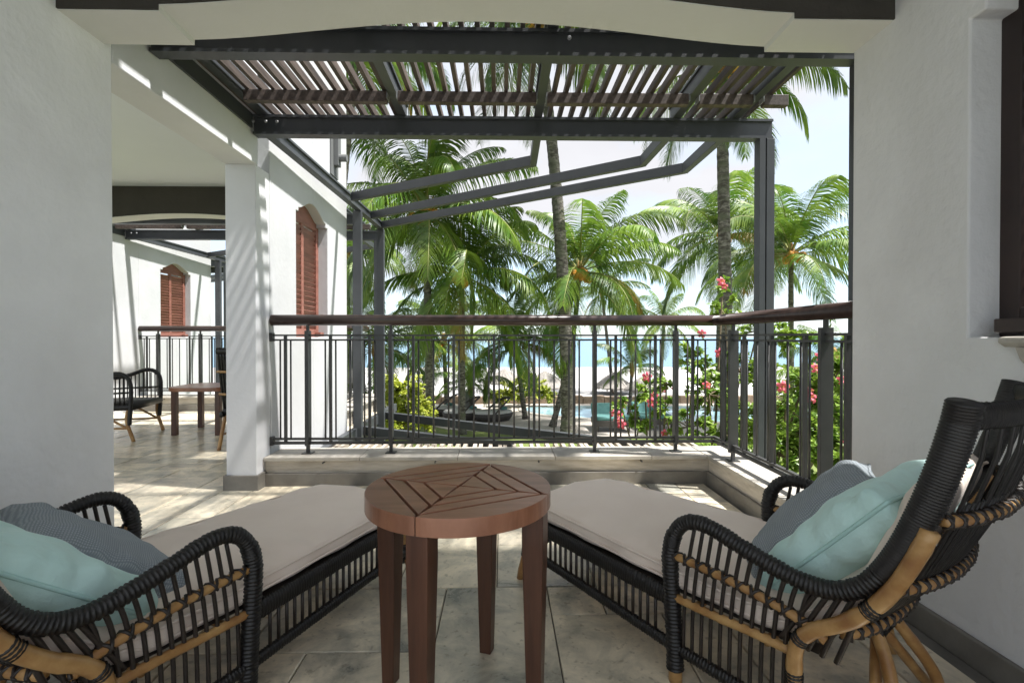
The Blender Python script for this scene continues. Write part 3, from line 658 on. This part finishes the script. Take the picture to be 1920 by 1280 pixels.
def cushion(loc, ang, mir, label):
    o_path = cr([(.012,0,.300),(.25,0,.298),(.60,0,.294),(.90,0,.290),(1.03,0,.300),(1.12,0,.345),(1.20,0,.435),(1.255,0,.54),(1.288,0,.62),(1.300,0,.67)],10)
    Q = resample(o_path,.012); n = len(Q); sec = 28; vs = []; fs = []
    pv = [[],[]]
    for i, p in enumerate(Q):
        t = (Q[min(i+1,n-1)]-Q[max(i-1,0)]).normalized(); nn = V(-t.z,0,t.x); nn = nn if nn.z > 0 or nn.x < 0 else -nn
        s = i*.012; e = min(s, (n-1)*.012-s); f = min(1, e/.035); f = math.sqrt(max(1-(1-f)**2,0)) if f < 1 else 1
        w = (hw(p.x)-.012)*(1 if p.x < 1.1 else .97); w -= (1-f)*.03
        h = (.043 if p.x < 1.1 else .043-.013*min(1,(p.x-1.1)/.12))*(.25+.75*f)*(1+.04*math.sin(s*9))
        for k in range(sec):
            a = 2*math.pi*k/sec; ca, sa = math.cos(a), math.sin(a)
            yy = math.copysign(abs(ca)**.36,ca)*w; zz = math.copysign(abs(sa)**.62,sa)*h
            puff = .014*(1-(yy/w)**2) if zz > 0 else 0
            wv = (.0035*math.sin(p.x*23+yy*9)*math.sin(yy*17+1)+.003*math.sin(p.x*41-yy*22))*(1 if zz > 0 else 0); q = p+nn*(zz+puff+wv); vs.append((q.x, (yy+.004*math.sin(s*31)*(1 if abs(ca) > .8 else 0))*mir, q.z))
        for j, sg in enumerate((-1,1)): q = p+nn*(h*.55); pv[j].append(V(q.x, sg*w*mir*1.003, q.z))
    for i in range(n-1):
        for k in range(sec): fs.append((i*sec+k, i*sec+(k+1)%sec, (i+1)*sec+(k+1)%sec, (i+1)*sec+k))
    fs.append(tuple(range(sec))); fs.append(tuple(range((n-1)*sec,n*sec))[::-1])
    c = root('seat_cushion', loc, label, 'cushion', 'long cushions on the chaises', rot=ang)
    cv = part('cover', MB().add(vs,fs), FABRIC, c, smooth=True, local=True)
    for P in pv:
        sub('piping', MB().tube(P,.0042,n=6), FABRIC, cv, True)
        sub('piping', MB().tube([V(q.x,q.y*.998,q.z-.034) if q.x < 1.0 else V(q.x+.03,q.y*.998,q.z-.015) for q in P],.0042,n=6), FABRIC, cv, True)
    sub('piping', MB().tube(cr([V(.013,-.228*mir,.322),V(.004,0,.324),V(.013,.228*mir,.322)],6),.0042,n=6), FABRIC, cv, True)
    return c
cushion(RL, RA, 1, 'long taupe cushion on the right chaise')
cushion(LL, LA, -1, 'long taupe cushion on the left chaise')

def pillow(chz, ang, mir, pos, tilt, spin, size, thick, m, pm, label, seed):
    """square scatter cushion; local frame then placed in chaise space"""
    rg = random.Random(seed); n = 44; vs = []; fs = []
    ph = [rg.uniform(0,6.28) for _ in range(6)]
    def shape(u, v):
        pin = 1-.10*(1-abs(u)**2.2*1.0)*0
        k = 1-.07*((1-abs(v)**2)*abs(u)**3+0) ; k2 = 1-.07*((1-abs(u)**2)*abs(v)**3)
        return u*k*size/2, v*k2*size/2
    for side in (1,-1):
        for j in range(n+1):
            for i in range(n+1):
                u, v = -1+2*i/n, -1+2*j/n; x, y = shape(u,v)
                h = max(0,(1-u**4))*max(0,(1-v**4)); h = thick/2*h**.42
                wr = .006*math.sin(6*u+3*v+ph[0])+.005*math.sin(9*v-4*u+ph[1])+.004*math.sin(13*u+ph[2])*math.sin(7*v+ph[3])
                cr_ = .010*(abs(u)**3)*math.sin(17*v+ph[4]+2*u)*math.cos(5*v)+.010*(abs(v)**3)*math.sin(15*u+ph[5]-2*v)*math.cos(4*u); h += (wr*.6+cr_)*min(1,h/(thick*.2)); vs.append((x,y,side*h))
    N1 = (n+1)*(n+1)
    for s in (0,1):
        for j in range(n):
            for i in range(n):
                a = s*N1+j*(n+1)+i; q = (a,a+1,a+n+2,a+n+1); fs.append(q if s == 0 else q[::-1])
    loop = [(-1+2*i/n,-1) for i in range(n)]+[(1,-1+2*i/n) for i in range(n)]+[(1-2*i/n,1) for i in range(n)]+[(-1,1-2*i/n) for i in range(n)]
    P = [V(*shape(u,v),0) for u,v in loop]
    e = root('scatter_pillow', (0,0,0), label, 'pillow', 'scatter pillows on the chaises')
    Mc = Matrix.Translation(Vector(chz)) @ Matrix.Rotation(ang,4,'Z')
    Ml = Matrix.Translation(V(pos[0],pos[1]*mir,pos[2])) @ Matrix.Rotation(spin[0]*mir,4,'Z') @ Matrix.Rotation(tilt,4,'Y') @ Matrix.Rotation(spin[1]*mir,4,'Z')
    e.matrix_world = Mc @ Ml
    e.location, e.rotation_euler, e.scale = (Mc@Ml).to_translation(), (Mc@Ml).to_euler(), (1,1,1)
    mb = MB().add(vs,fs); me = mb.mesh('cover', m, True)
    bm = bmesh.new(); bm.from_mesh(me); bmesh.ops.remove_doubles(bm, verts=bm.verts, dist=.0004); bm.to_mesh(me); bm.free()
    cv = place('cover', me, e, False)
    sub('piping', MB().tube(P,.0048,n=6,closed=True), pm, cv, True)
# tilt: 0 = lying flat facing up; negative leans the face towards the foot
pillow(RL,RA,1,(.985,.04,.45),R(-48),(R(14),R(8)),.44,.15,WOVEN,WOVEN,'grey woven pillow on the right chaise leaning in front of a turquoise one',3)
pillow(RL,RA,1,(1.13,-.05,.49),R(-48),(R(-6),R(-4)),.46,.16,TEAL,PIPE,'turquoise pillow on the right chaise against its curved back',4)
pillow(LL,LA,-1,(.955,.03,.405),R(-38),(R(10),R(6)),.44,.15,WOVEN,WOVEN,'grey woven pillow on the left chaise beside the far armrest',5)
pillow(LL,LA,-1,(1.12,-.06,.45),R(-40),(R(-4),R(-4)),.46,.16,TEAL,PIPE,'turquoise pillow at the left edge, in front of the grey woven one',6)

# ================================================================== neighbour furniture
def armchair(loc, ang, label):
    T = root('armchair', loc, label, 'armchair', 'dark wicker armchairs on the neighbouring balcony', rot=ang)
    add = lambda n, mb, m: part(n, mb, m, T, smooth=True, local=True)
    for sd in (-1,1):
        y = sd*.31
        add('armrest', MB().wrap(cr([V(.30,y,.16),V(.315,y,.40),V(.31,y,.56),V(.26,y,.635),V(.17,y,.65),V(.03,y,.60),V(-.12,y,.57),V(-.24,y*.98,.62),V(-.31,y*.95,.76)],8),.022,pitch=.012,n=8), WICK)
        for k in range(14):
            x = -.22+k*.037; add('spindle', MB().tube([V(x,y,.60 if x < .1 else .625),V(x,y,.33)],.006,n=5), WICK)
        add('arm_rail', MB().tube([V(-.25,y,.45),V(.31,y,.47)],.009,n=6), WICK)
        add('seat_rail', MB().wrap([V(-.28,y,.31),V(.31,y,.33)],.03,.018,pitch=.012,ref=(0,0,1),n=8), WICK)
        add('leg', bamboo(cr([V(.29,y*.95,.32),V(.28,y,.2),V(.33,y,.02),V(.335,y,0)],5),.016), BAMB)
        add('leg', bamboo(cr([V(-.22,y*.95,.32),V(-.24,y,.2),V(-.31,y,.02),V(-.315,y,0)],5),.016), BAMB)
        add('stretcher', bamboo([V(-.28,y,.13),V(.31,y,.13)],.010), BAMB)
        add('brace', bamboo([V(.0,y,.31),V(.30,y,.12)],.011), BAMB)
    add('seat', MB().box(-.27,.33,-.30,.30,.30,.36), WICK)
    for k in range(19):
        s = -1+2*k/18; add('back_slat', MB().tube(cr([V(-.25-.06*(1-s*s),s*.29,.34),V(-.31-.08*(1-s*s),s*.29,.6),V(-.38-.07*(1-s*s),s*.28,.87)],4),.011,n=6), WICK)
    add('top_rail', MB().wrap([V(-.38-.07*(1-(s/8)**2),s/8*.29,.88) for s in range(-8,9)],.03,.02,pitch=.012,ref=(0,0,1),n=8), WICK)
    for z in (.5,.7): add('cane_band', bamboo([V(-.29-(z-.34)*.18-.09*(1-(s/8)**2),s/8*.3,z) for s in range(-8,9)],.011), BAMB)
    return T
armchair((-3.92,5.05,0), R(12), 'dark wicker armchair cut off by the left wall in the passage')
armchair((-2.20,4.75,0), R(92), 'dark wicker armchair half hidden behind the square column')
nt_ = root('coffee_table', (-3.12,5.35,0), 'low brown wooden table between the two distant armchairs', 'table')
pr = [(math.copysign(abs(math.cos(a))**.45,math.cos(a))*.30, math.copysign(abs(math.sin(a))**.45,math.sin(a))*.30) for a in [2*math.pi*k/40 for k in range(40)]]
part('table_top', MB().poly(pr,'z',.45,.49), TEAK, nt_, local=True, bevel=.004)
for sx in (-1,1):
    for sy in (-1,1): part('leg', MB().box(sx*.22-.025,sx*.22+.025,sy*.22-.025,sy*.22+.025,0,.45), TEAKLEG, nt_, local=True, bevel=.004)

# ================================================================== GROUND, POOL, BEACH, SEA
def sheet(name, pts, z, m): return meta(part(name, MB().add([(x,y,z) for x,y in pts],[tuple(range(len(pts)))]), m), kind='structure')
sheet('ground', [(-400,-60),(400,-60),(400,36),(-400,36)], GZ, GRASS)
sheet('pool_deck', [(-3.6,21.8),(-2.2,20.4),(1.0,19.3),(5,18.6),(14,18.2),(30,18),(30,29),(-30,29),(-30,24),(-8,23)], GZ+.012, DECK)
sheet('beach', [(-600,29),(600,29),(600,62),(-600,62)], GZ+.03, SAND)
sheet('sea', [(-9000,58),(9000,58),(9000,15000),(-9000,15000)], GZ-.0+.02, SEAW)
pc = cr([(1.2,26.5,0),(1.4,24.6,0),(3.2,23.2,0),(6,22.2,0),(10,21.6,0),(15,21.6,0),(18,23.5,0),(14,26.6,0),(8,27.0,0),(3.5,27.2,0)],6,True)
meta(part('pool_water', MB().add([(p.x,p.y,GZ+.05) for p in pc],[tuple(range(len(pc)))]), POOLW), kind='structure')
meta(part('pool_coping', MB().tube([V(p.x,p.y,GZ+.03) for p in pc],.16,.06,n=8,ref=(0,0,1),closed=True) if 0 else MB().tube([V(p.x,p.y,GZ+.02) for p in pc],.05,.2,n=8,ref=(0,0,1),closed=True), COPE, smooth=True), kind='structure')
sw = root('sea_wall', (4,28.4,GZ), 'low brown stone wall along the beach behind the pool', 'wall')
for k in range(46):
    x = -9+k*.62; part('stone', MB().box(x,x+.60,28.2+rng.uniform(-.03,.03),28.6,GZ-.1,GZ+.42+rng.uniform(-.05,.05)), WALLST, sw, bevel=.03)

# ================================================================== PALMS
def frond_mesh(elev, L, seed, droop=1.0, m=LEAF, nl=92):
    """pinnate palm leaf: arching stalk and hanging leaflets; starts along +X at the given elevation"""
    rg = random.Random(seed); a = elev; p = V(0,0,0); n = 26; pts = [p]; side = rg.uniform(-.25,.25); yaw = 0
    for i in range(n):
        t = (i+1)/n; a -= (R(78)*droop/n)*(.35+1.5*t)*(.45+.55*math.cos(max(min(a,1.5),-1.5))); a = max(a, R(-86)); yaw += side/n
        p = p+V(math.cos(a)*math.cos(yaw), math.cos(a)*math.sin(yaw), math.sin(a))*(L/n); pts.append(p)
    mb = MB()
    st = MB().tube(pts, [.034*(1-.88*(i/n)) for i in range(n+1)], n=5)
    lv = MB()
    for k in range(nl):
        t = .13+.87*(k+.5)/nl; f = t*n; i = min(int(f), n-1); q = pts[i].lerp(pts[i+1], f-i); tan = (pts[i+1]-pts[i]).normalized()
        lat = V(-math.sin(yaw*t), math.cos(yaw*t), 0); lat = (lat-tan*lat.dot(tan)).normalized(); upn = tan.cross(lat)
        if upn.z < 0: upn = -upn
        ln = L*.285*(.35+.65*math.sin(math.pi*min(1,(t*.86+.10)))**.8)*(1.0 if t < .8 else 1-(t-.8)*2.2)
        for s in (-1,1):
            if rg.random() < .05: continue
            fw = .45+.55*t+rg.uniform(-.1,.1)
            d = (lat*s+tan*fw+upn*(.34-.25*t)+V(rg.uniform(-.09,.09),rg.uniform(-.09,.09),rg.uniform(-.1,.05))).normalized()
            l = ln*rg.uniform(.85,1.1); w = .022*rg.uniform(.8,1.15)*(L/4.2)
            g = rg.uniform(.8,1.3)
            c = [q]
            for j in range(1,4):
                d = (d+V(0,0,-.30*g*(1+.4*j))).normalized(); c.append(c[-1]+d*(l/3))
            wv = tan.cross(d); wv = (tan*.8+upn*.35*s).normalized()
            ws = (w*.6,w,w*.8)
            vs = []
            for j in range(3): vs += [c[j]-wv*ws[j], c[j]+wv*ws[j]]
            vs.append(c[3]); lv.add(vs, [(0,1,3,2),(2,3,5,4),(4,5,6)])
    me = bpy.data.meshes.new('frond'); b = len(st.v)
    me.from_pydata(st.v+lv.v, [], st.f+[tuple(i+b for i in q) for q in lv.f]); me.update()
    me.materials.append(LEAFD); me.materials.append(m)
    me.polygons.foreach_set('material_index', [0]*len(st.f)+[1]*len(lv.f)); me.polygons.foreach_set('use_smooth', [True]*len(me.polygons))
    return me
ELEV = [78,60,42,24,6,-14,-36]
FR = {e: [frond_mesh(R(e), 4.2, 100+e*3+k, .85+.2*k) for k in range(3)] for e in ELEV}
OLD = [frond_mesh(R(-30), 3.6, 900, 1.1, LEAFY), frond_mesh(R(10), 4.0, 901, 1.1, LEAFY)]
nut_mesh = MB().lathe([(.004,-.13),(.06,-.11),(.10,-.04),(.105,.03),(.07,.10),(.02,.125),(.004,.13)],10).mesh('coconut', NUT, True)
def palm(base, crown, r, label, seed, nf=22, fs=1.0, nuts=8, bow=(0,0), old=1, lowest=-36, trunkless=False):
    rg = random.Random(seed); Bv, C = Vector(base), Vector(crown)
    T = root('palm_tree', Bv, label, 'palm tree', 'coconut palms between the balcony and the sea')
    h = (C-Bv).length; n = max(8,int(h/.14))
    if not trunkless:
        pts = [Bv.lerp(C,i/n)+V(bow[0],bow[1],0)*math.sin(math.pi*i/n) for i in range(n+1)]
        rr = [r*(1.0-.28*(i/n)+.45*max(0,1-i/n*14)**2)*(1+(.045 if i % 2 else -.02)+rg.uniform(-.02,.02)) for i in range(n+1)]
        part('trunk', MB().tube(pts, rr, n=12), TRUNK, T, smooth=True)
    crown = part('crown', MB().tube([C-V(0,0,.45),C-V(0,0,.15),C+V(0,0,.15),C+V(0,0,.45)],[r*.75,r*1.25,r*1.1,r*.4],n=10), FIBRE, T, smooth=True)
    ga = rg.uniform(0,6.28)
    for k in range(nf):
        t = k/(nf-1); e = 82-(82-lowest)*t**1.05+rg.uniform(-6,6); e0 = min(ELEV, key=lambda q: abs(q-e))
        ga += 2.399+rg.uniform(-.25,.25)
        me = rg.choice(FR[e0]); s = fs*rg.uniform(.88,1.1)*(1 if t > .12 else .8)
        place('frond', me, None, loc=C+V(math.cos(ga)*r*.5,math.sin(ga)*r*.5,.12*(1-2*t)), rot=(rg.uniform(-.25,.25), -(e-e0)*math.pi/180, ga), scale=(s,s,s)).parent = crown
    for k in range(old):
        ga += 2.1; s = fs*rg.uniform(.8,1.0); place('frond', rg.choice(OLD), None, loc=C-V(0,0,.15), rot=(0,0,ga), scale=(s,s,s)).parent = crown
    for k in range(nuts):
        a = rg.uniform(-2.7,-.4); q = r*1.2+.10+rg.uniform(0,.22); place('coconut', nut_mesh, None, loc=C+V(math.cos(a)*q,math.sin(a)*q,rg.uniform(-.42,-.02)), rot=(rg.uniform(-.4,.4),rg.uniform(-.4,.4),a), scale=(1.35,)*3).parent = crown
    return T
def at(px, py, Y):
    cx, cy = (px-960)/FPX, -(py-640)/FPX
    fy = math.cos(PITCH)+cy*math.sin(PITCH); uz = -math.sin(PITCH)+cy*math.cos(PITCH)
    X = cx*math.cos(YAW)+fy*math.sin(YAW); YY = -cx*math.sin(YAW)+fy*math.cos(YAW); t = Y/YY
    return V(X*t, Y, 1+uz*t)
def gp(px, Y): p = at(px, 632, Y); return V(p.x, Y, GZ)
palm(gp(808,18.5), at(798,395,18.5), .175, 'coconut palm with orange nuts at its crown behind the left pergola bars', 1, 30, 1.15, 16)
palm(gp(867,19.5), at(866,515,19.5), .13, 'shorter coconut palm with a straight grey trunk left of the leaning palm', 2, 24, 1.05, 8)
palm(gp(1066,18.6), at(1008,40,18.6), .255, 'tall leaning palm with dark banded trunk near the middle', 3, 26, 1.15, 8, bow=(.25,0))
palm(gp(1036,21), at(1087,508,21), .13, 'coconut palm with brown nut cluster right of the leaning trunk', 4, 28, 1.15, 16, bow=(.2,0))
palm(gp(1368,13), at(1352,130,13), .185, 'tall palm with thick grey trunk left of the right pergola post', 5, 22, .72, 6)
palm(gp(1484,20), at(1483,475,20), .125, 'slender palm with yellow nuts between the pergola post and right wall', 6, 24, 1.0, 8, lowest=-20)
palm(gp(1345,25), at(1352,440,25), .14, 'palm crown behind the thick grey trunk on the right', 7, 24, 1.15, 4)
palm(gp(1238,33), at(1245,602,33), .13, 'small far palm above the sea horizon right of centre', 8, 16, .75, 0)
palm(gp(655,26), at(652,480,26), .15, 'palm half hidden behind the end of the white wing wall', 9, 20, 1.0, 2)
palm(gp(884,24), at(882,722,24), .12, 'young low palm with arching fronds above the pool deck', 10, 13, .55, 0, old=0, lowest=0)
palm(gp(585,15), at(672,60,15), .17, 'tall palm seen through the left slats of the pergola', 11, 22, 1.0, 4)
palm(gp(1660,11), at(1695,-240,11), .17, 'palm beyond the right wall with fronds hanging above the opening', 12, 18, .85, 2)
palm(gp(1565,10.5), at(1562,690,10.5), .12, 'dark low palm beside the right end of the railing', 13, 14, .33, 0, old=0, lowest=6)
palm(gp(1150,34), at(1128,545,34), .13, 'distant thin palm between the two middle trunks', 14, 16, .9, 0)
palm(gp(1180,24), at(1185,690,24), .10, 'young palm leaning over the thatched parasols on the right', 16, 12, .5, 0, old=0, lowest=0)
palm(gp(705,21), at(703,655,21), .12, 'low palm behind the two left pergola posts', 18, 18, .8, 0, old=1, lowest=-25)
palm(gp(838,26), at(832,640,26), .13, 'mid height palm just left of the straight grey trunk', 19, 20, .95, 2, lowest=-30)
palm(gp(985,23), at(965,640,23), .12, 'low palm with hanging fronds behind the middle balusters', 17, 18, .8, 0, lowest=-30)

# ================================================================== SHRUBS
def leaf(lv, p, d, up, l, w):
    s = d.cross(up); s = s.normalized() if s.length > 1e-4 else V(1,0,0); m = p+d*(l*.45)+up*(l*.06); e = p+d*l-up*(l*.10)
    lv.add([p, m-s*(w/2)+up*(w*.15), e, m+s*(w/2)+up*(w*.15), m], [(0,4,1),(1,4,2),(0,3,4),(4,3,2)])
def shrub(name, label, cat, base, blobs, n, ll, m, seed, flowers=0, group=None, fl=None, lw=.62):
    rg = random.Random(seed); T = root(name, base, label, cat, group); lv = MB(); sm = MB(); Bv = Vector(base)
    tot = sum(b[3]**2 for b in blobs)
    tips = []
    for cx, cy, cz, r in blobs:
        C = V(cx,cy,cz); k = int(n*r*r/tot); nb = max(5, k//26); pt = cr([Bv+V(rg.uniform(-.15,.15),rg.uniform(-.15,.15),0), Bv.lerp(C,.55)+V(rg.uniform(-.2,.2),rg.uniform(-.2,.2),0), C],5)
        sm.tube(pt, [.022*(1-.6*i/(len(pt)-1)) for i in range(len(pt))], n=5)
        for b in range(nb):
            th, ph = rg.uniform(0,6.28), math.acos(rg.uniform(-.75,1)); d = V(math.sin(ph)*math.cos(th), math.sin(ph)*math.sin(th), math.cos(ph))
            q = C+d*(r*rg.uniform(.45,1.12)); mid = C.lerp(q,.55)+V(0,0,.08*r); tw = cr([C,mid,q],4); sm.tube(tw, .006, n=4, caps=False); tips.append((q,d))
            for j in range(max(3,k//nb)):
                f = rg.uniform(.35,1.02); i = min(int(f*(len(tw)-1)),len(tw)-2); p = tw[i].lerp(tw[i+1], min(1,f*(len(tw)-1)-i))
                dd = (d*.5+V(rg.gauss(0,.7),rg.gauss(0,.7),rg.gauss(.05,.5))).normalized(); up = V(rg.gauss(0,.35),rg.gauss(0,.35),1).normalized()
                leaf(lv, p, dd, up, ll*rg.uniform(.6,1.25), ll*lw*rg.uniform(.8,1.15))
    part('stems', sm, STEM, T, smooth=True)
    meta(part('foliage', lv, m, T), kind='stuff')
    fpos = list(fl or [])
    for k in range(flowers):
        q, d = rg.choice(tips); fpos.append(q+d*.05)
    for q in fpos:
        fm = MB(); d = V(rg.uniform(-.5,.3),-1,rg.uniform(-.1,.5)).normalized(); s = d.orthogonal().normalized(); t = d.cross(s); rs = rg.uniform(.04,.058)
        for j in range(5):
            a = j*2*math.pi/5; e = s*math.cos(a)+t*math.sin(a); f = s*-math.sin(a)+t*math.cos(a)
            fm.add([q, q+e*rs*.55+f*rs*.42+d*.012, q+e*rs*1.05+f*rs*.25+d*.0, q+e*rs*1.05-f*rs*.25-d*.01, q+e*rs*.55-f*rs*.30+d*.02], [(0,1,2,3,4)])
        fl_ = part('flower', fm, PINK, T)
        sub('stamen', MB().tube([q,q+d*.07],[.005,.003],n=5), YEL, fl_)
    return T
def pb(px, py, Y, rpx): p = at(px,py,Y); return (p.x,p.y,p.z,rpx*Y/FPX)
F = lambda *a: [at(x,y,Y) for x,y,Y in a]
shrub('hibiscus_bush','tall hibiscus bush with pink flowers behind the right corner of the railing','bush',(2.35,5.6,GZ),
      [pb(1330,740,5.6,60),pb(1390,700,5.8,58),pb(1290,800,5.4,45),pb(1370,820,5.4,60),pb(1440,800,5.6,70),pb(1420,620,6.0,42),pb(1360,590,6.2,34),pb(1300,680,6.0,40),pb(1245,770,5.8,36),pb(1355,540,6.0,16)],4200,.085,HIB,21,3,
      fl=F((1352,528,5.7),(1358,537,5.7),(1316,625,5.2),(1325,722,5.2),(1213,706,5.5),(1160,778,5.4),(1165,795,5.4),(1222,755,5.4),(1226,742,5.5)))
shrub('hibiscus_bush','bright green hibiscus bush between the pergola post and the right wall','bush',(2.9,4.9,GZ),
      [pb(1500,740,4.9,60),pb(1560,720,4.9,55),pb(1530,820,4.7,70),pb(1480,860,4.7,60),pb(1590,830,4.6,60),pb(1480,640,5.4,40),pb(1570,880,4.4,60)],4200,.085,HIB,22,3,
      fl=F((1468,725,4.5),(1528,690,4.4),(1520,745,4.4),(1540,668,4.5)))
shrub('hibiscus_bush','sparse hibiscus branches with pink blooms in front of the green loungers','bush',(1.75,6.2,GZ),
      [pb(1165,760,6.2,26),pb(1210,735,6.2,30),pb(1200,790,6.2,30),pb(1250,720,6.2,26)],620,.085,HIB,23,3, fl=F((1158,790,6.0),(1150,775,6.0)))
shrub('golden_shrub','yellow green rounded shrub beyond the left end of the railing','shrub',gp(765,13),
      [pb(762,735,13,36),pb(740,770,13,36),pb(785,768,13,32),pb(752,805,13,40),pb(795,795,13,24),pb(735,725,13,24)],7000,.11,HIBY,24)
shrub('garden_shrub','light green shrub beside the pool under the thatched parasols','shrub',gp(985,27),
      [pb(960,735,27,26),pb(1000,728,27,26),pb(1025,742,27,18),pb(930,745,27,16),pb(985,710,27,16)],4200,.18,HIBY,25)
shrub('garden_shrub','dark green low shrub left of the pool bin','shrub',gp(700,20),
      [pb(690,760,20,34),pb(670,735,20,30),pb(725,790,20,26)],1800,.14,HIB,26)
shrub('garden_shrub','leafy green shrub filling the gap beneath the hibiscus','shrub',(3.6,7.5,GZ),
      [pb(1400,860,7.5,80),pb(1480,800,7.5,80),pb(1560,780,7.5,80),pb(1320,860,7.5,50),pb(1600,700,8,70)],4200,.12,HIB,27)

# ================================================================== BEACH AND POOL FURNITURE
def parasol(px, py, Y, w, label, seed):
    rg = random.Random(seed); c = at(px,py,Y); T = root('thatched_parasol', (c.x,Y,GZ), label, 'parasol', 'thatched parasols by the sea')
    n = 40; vs = [(c.x,Y,c.z)]; h = w*.36
    for ring, (f,dz) in enumerate(((.5,.46),(1,1))):
        for k in range(n):
            a = 2*math.pi*k/n; r = w/2*f*(1+rg.uniform(-.05,.05)); vs.append((c.x+r*math.cos(a), Y+r*math.sin(a), c.z-h*dz+rg.uniform(-.05,.05)))
    fs = [(0,1+k,1+(k+1)%n) for k in range(n)]+[(1+k,1+n+k,1+n+(k+1)%n,1+(k+1)%n) for k in range(n)]
    th = part('thatch', MB().add(vs,fs), THATCH, T); sm = th.modifiers.new('solid','SOLIDIFY'); sm.thickness = .12
    fr = MB()
    for k in range(110):
        a = rg.uniform(0,6.28); r = w/2*rg.uniform(.94,1.03); p = V(c.x+r*math.cos(a),Y+r*math.sin(a),c.z-h); fr.add([p+V(-math.sin(a),math.cos(a),0)*.05,p-V(-math.sin(a),math.cos(a),0)*.05,p+V(math.cos(a)*.06,math.sin(a)*.06,-rg.uniform(.12,.3))],[(0,1,2)])
    meta(part('fringe', fr, THATCH, T), kind='stuff')
    part('pole', MB().tube([(c.x,Y,GZ),(c.x,Y,c.z-.1)],.06,n=8), WALLST, T, smooth=True)
    for k in range(8):
        a = k*math.pi/4; part('rib', MB().tube([(c.x,Y,c.z-.15),(c.x+w*.44*math.cos(a),Y+w*.44*math.sin(a),c.z-h*.95)],.025,n=5), WALLST, T)
parasol(946,690,34,2.6,'thatched parasol farthest left, above the light green shrub',1)
parasol(1022,694,32,2.8,'thatched parasol behind the base of the leaning trunk',2)
parasol(1150,697,33,2.7,'thatched parasol left of the pink hibiscus blooms',3)
parasol(1208,703,30,2.3,'thatched parasol right behind the pink hibiscus blooms',4)
def egg_lounger(px, Y, ang, label, hood=True):
    p = gp(px,Y); T = root('daybed', (p.x,Y,GZ+.012), label, 'daybed', 'round wicker daybeds on the pool deck', rot=ang)
    add = lambda n, mb, m, s=True: part(n, mb, m, T, smooth=s, local=True)
    ov = lambda k, q, z: [V(.95*k*math.cos(a), .55*k*math.sin(a), z) for a in [2*math.pi*i/28 for i in range(28)]]
    mb = MB(); vs = ov(.80,0,0)+ov(.97,0,.2)+ov(1,0,.34); mb.add(vs,[(28*j+i,28*j+(i+1)%28,28*j+28+(i+1)%28,28*j+28+i) for j in range(2) for i in range(28)]+[tuple(range(28))[::-1],tuple(range(56,84))])
    add('base', mb, DRKW)
    vs = ov(.93,0,.345)+ov(.95,0,.42)+ov(.88,0,.46); add('mattress', MB().add(vs,[(28*j+i,28*j+(i+1)%28,28*j+28+(i+1)%28,28*j+28+i) for j in range(2) for i in range(28)]+[tuple(range(56,84))]), GREYC)
    hoop = cr([V(.15,-.56,.3),V(-.15,-.54,.62),V(-.55,-.40,.92),V(-.78,0,1.02),V(-.55,.40,.92),V(-.15,.54,.62),V(.15,.56,.3)],8)
    add('hood_rim', MB().tube(hoop,.04,n=8), DRKW)
    add('hood_rim', MB().tube([q*.985+V(.03,0,-.03) for q in hoop],.025,n=6), DRKW)
    pl = add('pillow', MB().lathe([(.01,-.08),(.16,-.05),(.2,0),(.16,.05),(.01,.08)],12,(-.45,.1,.55)), TEALC)
egg_lounger(925,22.6,R(200),'round wicker daybed with hood on the pool deck, nearest the pool')
egg_lounger(868,22.9,R(195),'round wicker daybed partly behind a straight palm trunk')
egg_lounger(828,24.2,R(170),'round wicker daybed farthest left beside the yellow green shrub')
def sun_chair(px, Y, label):
    p = gp(px,Y); T = root('lounge_chair', (p.x,Y,GZ+.012), label, 'lounge chair', 'green lounge chairs by the pool')
    add = lambda n, mb, m, b=.02: part(n, mb, m, T, local=True, bevel=b)
    add('frame', MB().box(-.72,.72,-.6,.6,.22,.46), DRKW); add('seat_cushion', MB().box(-.68,.68,-.58,.5,.462,.60), TEALC, .05)
    add('backrest', MB().add([(-.7,.45,.5),(.7,.45,.5),(.7,.60,.5),(-.7,.60,.5),(-.7,.72,1.0),(.7,.72,1.0),(.7,.86,1.0),(-.7,.86,1.0)],[(3,2,1,0),(4,5,6,7),(0,1,5,4),(1,2,6,5),(2,3,7,6),(3,0,4,7)]), TEALC, .05)
    for sx in (-1,1):
        for sy in (-1,1): add('leg', MB().box(sx*.62-.03,sx*.62+.03,sy*.5-.03,sy*.5+.03,0,.22), DRKW, .004)
sun_chair(1146,20.2,'dark green lounge chair by the pool below the first pink bloom')
sun_chair(1224,20.6,'dark green lounge chair by the pool, the right one of the pair')
bn = root('litter_bin', gp(877,26), 'grey litter bin with a pale top beside the sea wall', 'bin')
q = gp(877,26); part('body', MB().box(q.x-.32,q.x+.32,25.7,26.3,GZ,GZ+.95), POSTG, bn, bevel=.02); part('lid', MB().box(q.x-.36,q.x+.36,25.66,26.34,GZ+.99,GZ+1.06), GREYC, bn, bevel=.02); part('neck', MB().box(q.x-.25,q.x+.25,25.8,26.2,GZ+.94,GZ+1.0), DRKW, bn)
